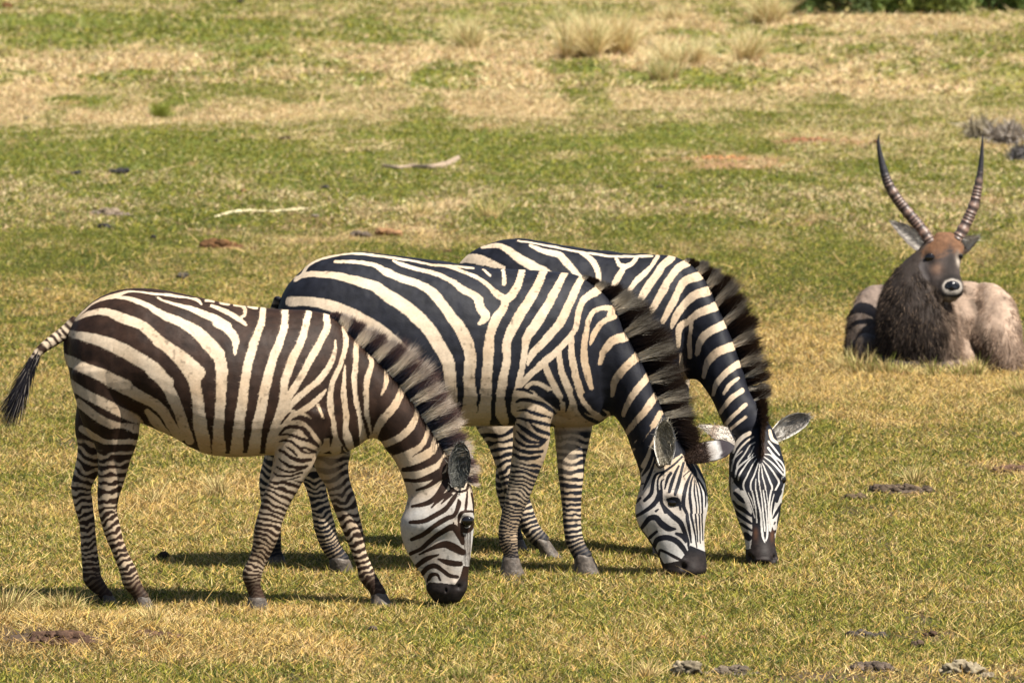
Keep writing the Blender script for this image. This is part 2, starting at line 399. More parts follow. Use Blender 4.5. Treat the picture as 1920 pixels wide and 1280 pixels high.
# ------------------------------------------------------------------ coat painting: stroke pattern laid on the hide
CR = {'p': (0, 0, 1), 'c1': (0, 500, 3.658), 'c2': (400, 520, 3.491), 'c3': (60, 760, 3.2), 'c4': (420, 780, 3.368), 'c5': (500, 440, 3.2), 'c6': (860, 430, 2.977), 'c7': (900, 740, 2.909),
      'c9': (120, 530, 6.4), 's1': (500, 780, 9.145), 's2': (900, 740, 8.0), 'h1': (740, 790, 3.657), 'h2': (1160, 760, 3.766), 'h3': (1180, 780, 7.11), 'h4': (1340, 760, 6.4), 'h5': (1340, 920, 8.0)}
class Canvas:
    R = 2.0
    def __init__(s, x0, y0, x1, y1, base=0.0):
        s.x0, s.y0 = x0, y0; s.a = np.full((int((y1 - y0) * s.R), int((x1 - x0) * s.R)), base, np.float32)
    def tr(s, cr, P):
        x0, y0, k = CR[cr]; P = np.array(P, float)
        P[:, 0] = x0 + P[:, 0] / k; P[:, 1] = y0 + P[:, 1] / k
        if P.shape[1] > 2: P[:, 2] = P[:, 2] / k / 2
        return P
    def stroke(s, cr, pts, v, grow=1.0):
        P = s.tr(cr, pts)
        if len(P) > 2: P = crom(P, 5)
        P[:, 0] = (P[:, 0] - s.x0) * s.R; P[:, 1] = (P[:, 1] - s.y0) * s.R; P[:, 2] = np.maximum(P[:, 2], .25) * s.R * ((.80 if cr in ('h4', 'h5') else .86) if v > .5 else 1.08)
        for a, b in zip(P[:-1], P[1:]):
            r = max(a[2], b[2]) + 2
            X0, X1 = int(max(min(a[0], b[0]) - r, 0)), int(min(max(a[0], b[0]) + r + 1, s.a.shape[1]))
            Y0, Y1 = int(max(min(a[1], b[1]) - r, 0)), int(min(max(a[1], b[1]) + r + 1, s.a.shape[0]))
            if X1 <= X0 or Y1 <= Y0: continue
            yy, xx = np.mgrid[Y0:Y1, X0:X1]
            d = b[:2] - a[:2]; L = (d**2).sum() + 1e-9
            t = np.clip(((xx - a[0]) * d[0] + (yy - a[1]) * d[1]) / L, 0, 1)
            dist = np.hypot(xx - a[0] - t * d[0], yy - a[1] - t * d[1]) - (a[2] + (b[2] - a[2]) * t)
            al = np.clip(.5 - dist / 1.6, 0, 1)
            sub = s.a[Y0:Y1, X0:X1]; sub[...] = sub * (1 - al) + v * al if v < .5 else np.maximum(sub, sub * (1 - al) + v * al)
    def poly(s, cr, pts, v):
        P = s.tr(cr, pts)[:, :2]; P = (P - [s.x0, s.y0]) * s.R
        X0, Y0 = np.maximum(P.min(0).astype(int), 0); X1, Y1 = np.minimum(P.max(0).astype(int) + 2, [s.a.shape[1], s.a.shape[0]])
        yy, xx = np.mgrid[Y0:Y1, X0:X1]; ins = np.zeros(xx.shape, bool)
        for a, b in zip(P, np.roll(P, -1, 0)):
            c = (a[1] > yy) != (b[1] > yy)
            ins ^= c & (xx < (b[0] - a[0]) * (yy - a[1]) / (b[1] - a[1] + 1e-9) + a[0])
        s.a[Y0:Y1, X0:X1][ins] = v
    def paint(s, layers):
        for op, cr, *st in layers:
            for p in st:
                if op == 'w': s.stroke(cr, p, 1.0)
                elif op == 'k': s.stroke(cr, p, 0.0)
                elif op == 'W': s.poly(cr, p, 1.0)
                elif op == 'K': s.poly(cr, p, 0.0)
    def get(s, px, py):
        x = np.clip((px - s.x0) * s.R, 0, s.a.shape[1] - 1.01); y = np.clip((py - s.y0) * s.R, 0, s.a.shape[0] - 1.01)
        i, j = x.astype(int), y.astype(int); fx, fy = x - i, y - j; a = s.a
        return a[j, i] * (1 - fx) * (1 - fy) + a[j, i + 1] * fx * (1 - fy) + a[j + 1, i] * (1 - fx) * fy + a[j + 1, i + 1] * fx * fy

def leg_stripes(s, u, leg):
    """s metres down the leg from the start of its section list, u -1..1 across it"""
    per = leg['per']; k = leg.get('curve', .35); sd = leg['seed']
    L = leg['L']; t = s / L
    p = per[0] + (per[1] - per[0]) * np.clip(t, 0, 1)
    wob = (noise(s * 13, u * 1.3, sd, 3) - .5) * 1.3 + (noise(s * 45, u * 2.5, sd, 5) - .5) * .5
    ph = s / p + k * u * u * (1 - t * .6) + wob
    f = np.cos(ph * 2 * math.pi) + (noise(s * 30, u * 1.4 + 7, sd, 8) - .5) * 1.1
    th = leg.get('duty', -.05) + .60 * t**1.5
    v = sst(th - .22, th + .22, f)
    v = v * (1 - sst(leg['dark0'], leg['dark1'], t) * (.90))
    return v

WHITE = np.array([.66, .53, .385]); WHITEH = np.array([.60, .575, .54]); TAN = np.array([.40, .26, .14])
def coat_colors(V, bw, N, black, dirt, tanmask, hm=0.0):
    x, y, z = V.T
    n1 = fbm(x * 9, y * 9, z * 9, 3, 91); n2 = noise(x * 70, y * 70, z * 70, 95); n3 = fbm(x * 30, y * 30, z * 30, 2, 97)
    hm = np.broadcast_to(hm, (len(V),))[:, None]; wht = (WHITE[None] * (1 - hm) + WHITEH * hm) * (1 - .10 * n3[:, None])
    tn = np.clip(tanmask + dirt * (n1 - .42) * 2.6, 0, 1)[:, None] * .6
    wht = wht * (1 - tn) + TAN * tn
    sp = sst(.74, .88, n2)[:, None] * np.clip(dirt * 1.2, 0, .8) * sst(.40, .52, n1)[:, None]
    wht = wht * (1 - sp * .55)
    blk = black[None] * (.35 + .9 * n3[:, None])
    b = bw[:, None]
    return blk * (1 - b) + wht * b

def build_zebra(Z):
    s0 = F / Z['D']
    tubes, legs = [], []
    for S in Z['torso']: tubes.append(ab_tube(S, n=2.05, m=44, nlow=2.25))
    tubes.append(ab_tube(Z['neck'], n=2.1, m=30))
    tubes.append(ab_tube(Z['head'], n=Z.get('headn', 2.2), m=34))
    for S in Z.get('extra', []): tubes.append(path_tube(S))
    for lg in Z['legs']:
        tubes.append(path_tube(lg['S'], flat=.85)); c, r, L = leg_axis(lg['S']); lg['c'], lg['r'], lg['Ls'], lg['L'] = c, r, L, L[-1]
    V, T, Q, E = remeshed(tubes, .0047, 20)
    hpx, hpy = PR(V); V, Q = refine(V, Q, Z['ishead'](hpx, hpy) & (hpy > Z['hmy'] - 10))
    N = vnormals(V, Q)
    # soft muscle and skin relief
    V = V + N * ((fbm(V[:, 0] * 7, V[:, 1] * 7, V[:, 2] * 5, 2, 21 + Z['seed']) - .5) * .014)[:, None]
    for (x, y, D, R, amp, sx) in Z.get('relief', []):       # swellings and hollows: eye sockets, cheek, elbow, stifle
        c = W(x, y, D); d = (V - c) / (R * np.array([sx, 1, 1])); k = np.exp(-(d**2).sum(1)); V = V + N * (amp * k)[:, None]
    V = V + N * ((fbm(V[:, 0] * 30, V[:, 1] * 30, V[:, 2] * 12, 2, 23 + Z['seed']) - .5) * .0035)[:, None]
    N = vnormals(V, Q)
    px, py = PR(V)
    cv = Canvas(*Z['box']); cv.paint(Z['paint'])
    wx = (fbm(V[:, 0] * 26, V[:, 1] * 26, V[:, 2] * 26, 3, 33) - .5) * 3.6; wy = (fbm(V[:, 0] * 26, V[:, 1] * 26, V[:, 2] * 26, 3, 39) - .5) * 3.6
    hx0, hy0 = Z['headfrom']; soft = np.where(Z['ishead'](px, py), .45, 1.0)
    fz = (noise(V[:, 0] * 160, V[:, 1] * 160, V[:, 2] * 90, 43) - .5) * .9
    bw = sst(.22, .78, cv.get(px + wx * soft + fz * soft, py + wy * soft))
    # legs: own bands running round each leg
    best = np.full(len(V), 9.0); val = bw.copy(); low = py > Z['legy']
    idx = np.nonzero(low & ~Z['ishead'](px, py))[0]
    dk = np.zeros(len(V))
    for lg in Z['legs']:
        sub = idx[(py[idx] > lg['y0'])]
        P = V[sub]; cs = lg['c']; out = np.empty(len(sub)); ss = np.empty(len(sub)); uu = np.empty(len(sub))
        for a in range(0, len(sub), 40000):
            q = P[a:a + 40000]; d = np.linalg.norm(q[:, None] - cs[None], axis=2) / lg['r'][None]
            k = d.argmin(1); out[a:a + 40000] = d[np.arange(len(q)), k]
            # refine along the axis so that bands are smooth
            k0 = np.clip(k, 0, len(cs) - 2); ax = cs[k0 + 1] - cs[k0]; ln = np.linalg.norm(ax, axis=1)
            tt = ((q - cs[k0]) * ax).sum(1) / ln; ss[a:a + 40000] = lg['Ls'][k0] + tt
            uu[a:a + 40000] = np.clip((q[:, 0] - cs[k0, 0] - ax[:, 0] / ln * tt) / lg['r'][k0], -1.2, 1.2)
        ok = (out < best[sub]) & (out < 1.9)
        v = leg_stripes(ss, uu, lg)
        if 'pale' in lg:
            pl = np.exp(-((ss / lg['L'] - lg['pale'][0]) / lg['pale'][1])**2) * sst(.5, .1, uu) ; v = np.maximum(v, pl * .55)
        bl = sst(lg['y0'], lg['y0'] + 8, py[sub])
        if lg.get('trace'): pass
        tgt = sub[ok]; val[tgt] = bw[tgt] * (1 - bl[ok]) + v[ok] * bl[ok]; best[tgt] = out[ok]
    tanm = Z['tan'](px, py)
    cc = coat_colors(V, val, N, np.array(Z['black']), Z['dirt'], tanm, Z['ishead'](px, py) * sst(Z['hmy'], Z['hmy'] + 70, py + (fbm(V[:, 0] * 20, V[:, 2] * 20, 0, 2, 8) - .5) * 30))
    mz = Z['muzzle'](px, py)[:, None]; cc = cc * (1 - mz * (1 - val[:, None])) + np.array([.020, .015, .014]) * (.4 + 1.3 * fbm(V[:, 0] * 70, V[:, 1] * 70, V[:, 2] * 110, 2, 19)[:, None]) * mz * (1 - val[:, None])
    if 'brown' in Z:
        bz = (Z['brown'](px, py) * (1 - sst(.35, .6, val)))[:, None] * .55 * (.5 + .9 * fbm(V[:, 0] * 60, V[:, 1] * 60, V[:, 2] * 60, 2, 3)[:, None]); cc = cc * (1 - bz) + np.array([.15, .065, .028]) * bz
    root = empty("zebra", tuple(W(*Z['base'])), Z['label'], "zebra", "zebras grazing side by side")
    body = adopt(mesh("body", V, T, Q, cc, M_coat), root)
    # short fur lying along the hide
    nf = Z.get('fur', 110000); pick = rng.integers(0, len(V), nf); nn = N[pick]
    nz3 = np.stack([fbm(V[pick, 0] * 6, V[pick, 1] * 6, V[pick, 2] * 6, 2, k) - .5 for k in (201, 205, 209)], -1)
    flow = np.stack([-np.ones(nf), 0 * nn[:, 0], -np.ones(nf) * (.55 + 1.6 * (py[pick] > Z['legy'])) - 1.5 * (px[pick] > Z['neckx'])], -1) + nz3 * 1.6 + rng.normal(0, .15, (nf, 3))
    flow = flow - nn * (flow * nn).sum(1)[:, None]; flow /= np.linalg.norm(flow, axis=1)[:, None] + 1e-9
    dd = flow + nn * (.12 + .25 * rng.random((nf, 1)) * Z.get('fuzz', .6)); side = np.cross(flow, nn)
    fc = cc[pick] * (.72 + .5 * rng.random((nf, 1)))
    fl = np.where(Z['ishead'](px[pick], py[pick]) | (py[pick] > Z['legy']), .004, .008 * Z.get('furl', 1.0)) * (.6 + .8 * rng.random(nf))
    adopt(ribbons("short_fur", V[pick] - nn * .0006, dd, fl, .0017, -nn * .15, fc, fc, M_fur, 1, side=side), root)
    # hooves
    for lg in Z['legs']:
        x, y, r, D = lg['S'][-1][:4]; hx, hy = lg['hoof']; gD = lg['gD']
        S = [(x - 1, y - 7, r * .80, D), (x, y - 2, r * .98, D), ((x + hx) / 2, (y + hy) / 2, (r + lg['hr']) / 2, (D + gD) / 2), (hx, hy - 2, lg['hr'], gD), (hx, hy + 2, lg['hr'] * 1.02, gD)]
        S = np.array(S); P = crom(S, 4); ph = np.linspace(0, 2 * math.pi, 22, endpoint=False)
        lean = (hx - x) / max(hy - y, 1)
        p0 = W(P[:, 0][:, None] + np.cos(ph)[None] * P[:, 2][:, None], P[:, 1][:, None] + np.cos(ph)[None] * P[:, 2][:, None] * .42 * np.sign(lean + .01) * min(abs(lean), .8), P[:, 3][:, None] + 0 * ph)
        p0[..., 1] -= np.sin(ph)[None] * (P[:, 2] * P[:, 3] / F * .9)[:, None]
        g = gz(p0[..., 0], p0[..., 1]) + .002; last = slice(-6, None)
        p0[-5:, :, 2] = np.minimum(p0[-5:, :, 2], g[-5:] + np.linspace(.02, 0, 5)[:, None]); p0[-1, :, 2] = g[-1]
        v, t, q = tube(p0, cap=False); adopt(mesh("hoof", v, t, q, None, M_hoof), root)
    # eyes
    for (x, y, D, r) in Z['eyes']:
        add_eye(root, W(x, y, D), r)
    # ears
    for e in Z['ears']: add_ear(root, e)
    add_mane(root, Z, cv)
    if 'tail' in Z: add_tail(root, Z)
    return root

def uvs(n=16, m=24):
    th = np.linspace(.15, math.pi - .15, n); ph = np.linspace(0, 2 * math.pi, m, endpoint=False)
    return np.stack([np.sin(th)[:, None] * np.cos(ph), np.sin(th)[:, None] * np.sin(ph), np.cos(th)[:, None] + 0 * ph], -1)
def add_eye(root, c, r, flat=.75):
    v, t, q = tube(uvs() * np.array([r * 1.15, r * flat, r]) + c, cap=False)
    adopt(mesh("eye", v, t, q, None, M_eye), root)

def add_ear(root, e):
    """cupped leaf-shaped ear: base and tip pixels, half width px, depth offset; bowl = signed cup towards the viewer"""
    (bx, by), (tx, ty), hw, D, bowl = e['base'], e['tip'], e['hw'], e['D'], e['bowl']
    Dt = e.get('Dt', D); nu, nv = 22, 17
    t = np.linspace(0, 1, nu)[:, None]; s = np.linspace(-1, 1, nv)[None]
    wid = hw * np.interp(t, [0, .12, .35, .6, .8, .92, 1], e.get('prof', [.55, .72, .98, 1.0, .80, .50, .08]))
    cx = bx + (tx - bx) * t + e.get('arc', 0) * np.sin(t * math.pi) * -(ty - by); cy = by + (ty - by) * t + e.get('arc', 0) * np.sin(t * math.pi) * (tx - bx)
    L = math.hypot(tx - bx, ty - by); nx, ny = -(ty - by) / L, (tx - bx) / L
    p = W(cx + nx * wid * s, cy + ny * wid * s, D + (Dt - D) * t + 0 * s); p[..., 1] -= e.get('tilt', 0) * s * np.sign(ny) * wid * D / F
    cup = (1 - s**2) * (wid * D / F) * bowl
    front = p.copy(); front[..., 1] += cup
    back = p.copy(); back[..., 1] += cup + .007 * np.sign(bowl) * np.sqrt(np.clip(1 - s**2, 0, 1)) * np.clip((1 - t) * 8, 0, 1)
    n = nu * nv; i, j = np.meshgrid(np.arange(nu - 1), np.arange(nv - 1), indexing='ij'); k = i * nv + j
    Q1 = np.stack([k, k + 1, k + nv + 1, k + nv], -1).reshape(-1, 4); Q2 = Q1[:, ::-1] + n
    ii = np.arange(nu - 1) * nv
    Q3 = np.concatenate([np.stack([ii, ii + nv, ii + nv + n, ii + n], -1), np.stack([ii + nv - 1, ii + n + nv - 1, ii + nv + n + nv - 1, ii + nv + nv - 1], -1)])
    V = np.concatenate([front.reshape(-1, 3), back.reshape(-1, 3)])
    S = (s + 0 * t).ravel(); Tt = (t + 0 * s).ravel()
    edge = sst(.80, .93, np.abs(S)) + sst(.90, .98, Tt)
    inner = np.array(e.get('inner', (.30, .27, .23)))[None] * (.6 + .8 * fbm(S * 4, Tt * 9, 0, 3, 5)[:, None])
    rim = np.array(e.get('rim', (.75, .70, .62)))[None]; outer = np.array(e.get('outer', (.75, .70, .62)))[None] + 0 * inner
    tip = np.array(e.get('tipcol', (.04, .035, .035)))
    if 'zones' in e:
        zt = np.array([q[0] for q in e['zones']]); zc = np.array([q[1] for q in e['zones']]); wob = (noise(S * 3, Tt * 5, 0, 9) - .5) * .12
        outer = np.stack([np.interp(Tt + wob, zt, zc[:, k]) for k in range(3)], -1)
    if 'tipband' in e:
        a, b = e['tipband']; k = (sst(a, a + .06, Tt) * (1 - sst(b, b + .05, Tt)))[:, None]; outer = outer * (1 - k) + tip * k
    if 'innerbase' in e:
        kb = sst(e['innerbase'] + .08, e['innerbase'] - .08, Tt + S * .2)[:, None]; inner = inner * (1 - kb) + rim * kb
    c1 = inner * (1 - np.clip(edge, 0, 1)[:, None]) + rim * np.clip(edge, 0, 1)[:, None]
    dkr = (sst(.66, .74, np.abs(S)) * (1 - sst(.80, .86, np.abs(S))))[:, None]; c1 = c1 * (1 - .7 * dkr)
    if e.get('swap'): c1, outer = outer, c1
    o = adopt(mesh("ear", V, None, np.concatenate([Q1, Q2, Q3]), np.concatenate([c1, outer]), M_ear), root)
    # fine hair inside / round the rim
    m = e.get('hairs', 500); q = rng.integers(0, int((nu - 1) * e.get('hmax', 1)), m); jj = rng.integers(1, nv - 1, m)
    P = (back if e.get('hairfront') else front)[q, jj] + np.array([0, -.002 * (1 if e.get('hairfront') else np.sign(bowl)), 0]); ax = (front[-1, nv // 2] - front[0, nv // 2]); ax /= np.linalg.norm(ax)
    dr = ax[None] + rng.normal(0, .5, (m, 3)); dr[:, 1] -= .5
    cc = np.array(e.get('haircol', (.62, .56, .48)))[None] * (.25 + 1.3 * rng.random((m, 1))**1.6)
    adopt(ribbons("ear_hair", P, dr, .014 + .028 * rng.random(m), .0020, rng.normal(0, .2, (m, 3)), cc, cc, M_hair, 2), root)

def add_mane(root, Z, cv):
    mn = Z['mane']; n = mn['n']
    Pm = crom(np.array(mn['line'], float), 12)      # x, y, D, dirx, diry, length px
    L = np.concatenate([[0], np.cumsum(np.hypot(*np.diff(Pm[:, :2], axis=0).T))]); u = rng.random(n)
    if mn.get('clump'):
        cpos = rng.random(mn['clump']); k = np.abs(u[:, None] - cpos[None]).argmin(1); cu = cpos[k]; hasc = True
        cd = rng.normal(0, mn.get('cdev', .25), (mn['clump'], 3)); cl = rng.uniform(.72, 1.12, mn['clump'])
    else: cu, hasc = u, False
    def at(q): return np.stack([np.interp(q * L[-1], L, Pm[:, c]) for c in range(Pm.shape[1])], -1)
    A = at(u)
    lat = rng.normal(0, mn.get('thick', .011), n)
    root3 = W(A[:, 0], A[:, 1], A[:, 2]); root3[:, 1] += lat
    nx, ny = A[:, 3], A[:, 4]
    d = np.stack([nx, -mn.get('fwd', .0) + lat * 14 + rng.normal(0, .10, n), -ny], -1)
    d /= np.linalg.norm(d, axis=1)[:, None]
    d += rng.normal(0, mn.get('dev', .12), (n, 3))
    Lm = A[:, 5] * A[:, 2] / F * rng.uniform(.60, 1.05, n) * mn.get('len', 1)
    if hasc:
        d += cd[k] * np.array([1, .8, 1]); Lm *= cl[k]
        d += np.stack([(cu - u) * mn.get('pull', 18) * 0 + 0, 0 * u, 0 * u], -1)
    # colour comes from the coat band the hair grows from
    bx, by = A[:, 0] - nx * 15, A[:, 1] - ny * 15 * -1 * -1
    b = cv.get(bx, by); b = sst(.3, .7, b)[:, None]
    if 'bands' in mn:
        ph = u * mn['bands'] + (noise(u * 9, 0, 0, 3) - .5) * .8; b = sst(-.25, .25, np.cos(ph * 2 * math.pi))[:, None]
    r = rng.random((n, 1))
    wcol = np.array(mn['white']) * (.75 + .4 * r); kcol = np.array(mn['black']) * (.6 + .9 * r)
    c0 = kcol * (1 - b) + wcol * b; tipc = np.array(mn['tip'])[None] * (.6 + .9 * rng.random((n, 1)))
    c1 = c0 * (1 - mn['tipmix']) + tipc * mn['tipmix']
    bend = rng.normal(0, .07, (n, 3)) + np.array(mn.get('bend', (0, 0, 0)))[None]
    root3 -= d * .012
    o = ribbons("mane", root3, d, Lm + .012, mn.get('wd', .0024), bend, c0, c1, M_hair, 4, cpow=mn.get('cpow', 1.5))
    adopt(o, root)

def add_tail(root, Z):
    tl = Z['tail']; S = tl['S']
    v, t, q = path_tube(S, m=16, seg=10)
    px, py = PR(v); c, r, L = leg_axis(S)
    d = np.linalg.norm(v[:, None] - c[None], axis=2); k = d.argmin(1); s = L[k]
    f = np.cos(s / .030 * 2 * math.pi + noise(v[:, 0] * 30, v[:, 2] * 30, 0, 3) * 4); b = sst(-.3, .3, f) * sst(0, .05, s)
    cc = coat_colors(v, b, v, np.array(Z['black']), .4, 0 * s)
    adopt(mesh("tail", v, t, q, cc, M_coat), root)
    n = 2800; P = crom(np.array([list(x)[:4] for x in S], float), 10); i = rng.integers(int(len(P) * .62), len(P), n)
    root3 = W(P[i, 0] + rng.normal(0, 2.5, n), P[i, 1] + rng.normal(0, 2.5, n), P[i, 3]); root3[:, 1] += rng.normal(0, .008, n)
    a, b2 = W(*S[-1][:2], S[-1][3]), W(*tl['tip'], S[-1][3]); dr = b2 - a; Lt = np.linalg.norm(dr)
    dirs = dr[None] / Lt + rng.normal(0, .12, (n, 3)); end = i / len(P)
    ln = Lt * rng.uniform(.35, 1.05, n) * (.35 + .65 * sst(.6, .95, end))
    g = rng.random((n, 1)); c0 = np.array([.03, .028, .035]) * (.5 + g) + np.array([.35, .30, .24]) * (g > .88)
    o = ribbons("tail_tuft", root3, dirs, ln, .0032, rng.normal(0, .05, (n, 3)) + np.array([-.06, 0, -.10]), c0, c0 * .7, M_hair, 4)
    adopt(o, root)

def L4(S, D0, D1, n=None):
    """leg sections (x,y,r): depth runs from D0 at the body to D1 at the hoof"""
    y0, y1 = S[0][1], S[-1][1]
    return [(x, y, r, D0 + (D1 - D0) * min(1, max(0, (y - y0) / (y1 - y0))**.6)) for x, y, r in S]
def gD(y): return CAMH * F / (y - HOR) if True else 0

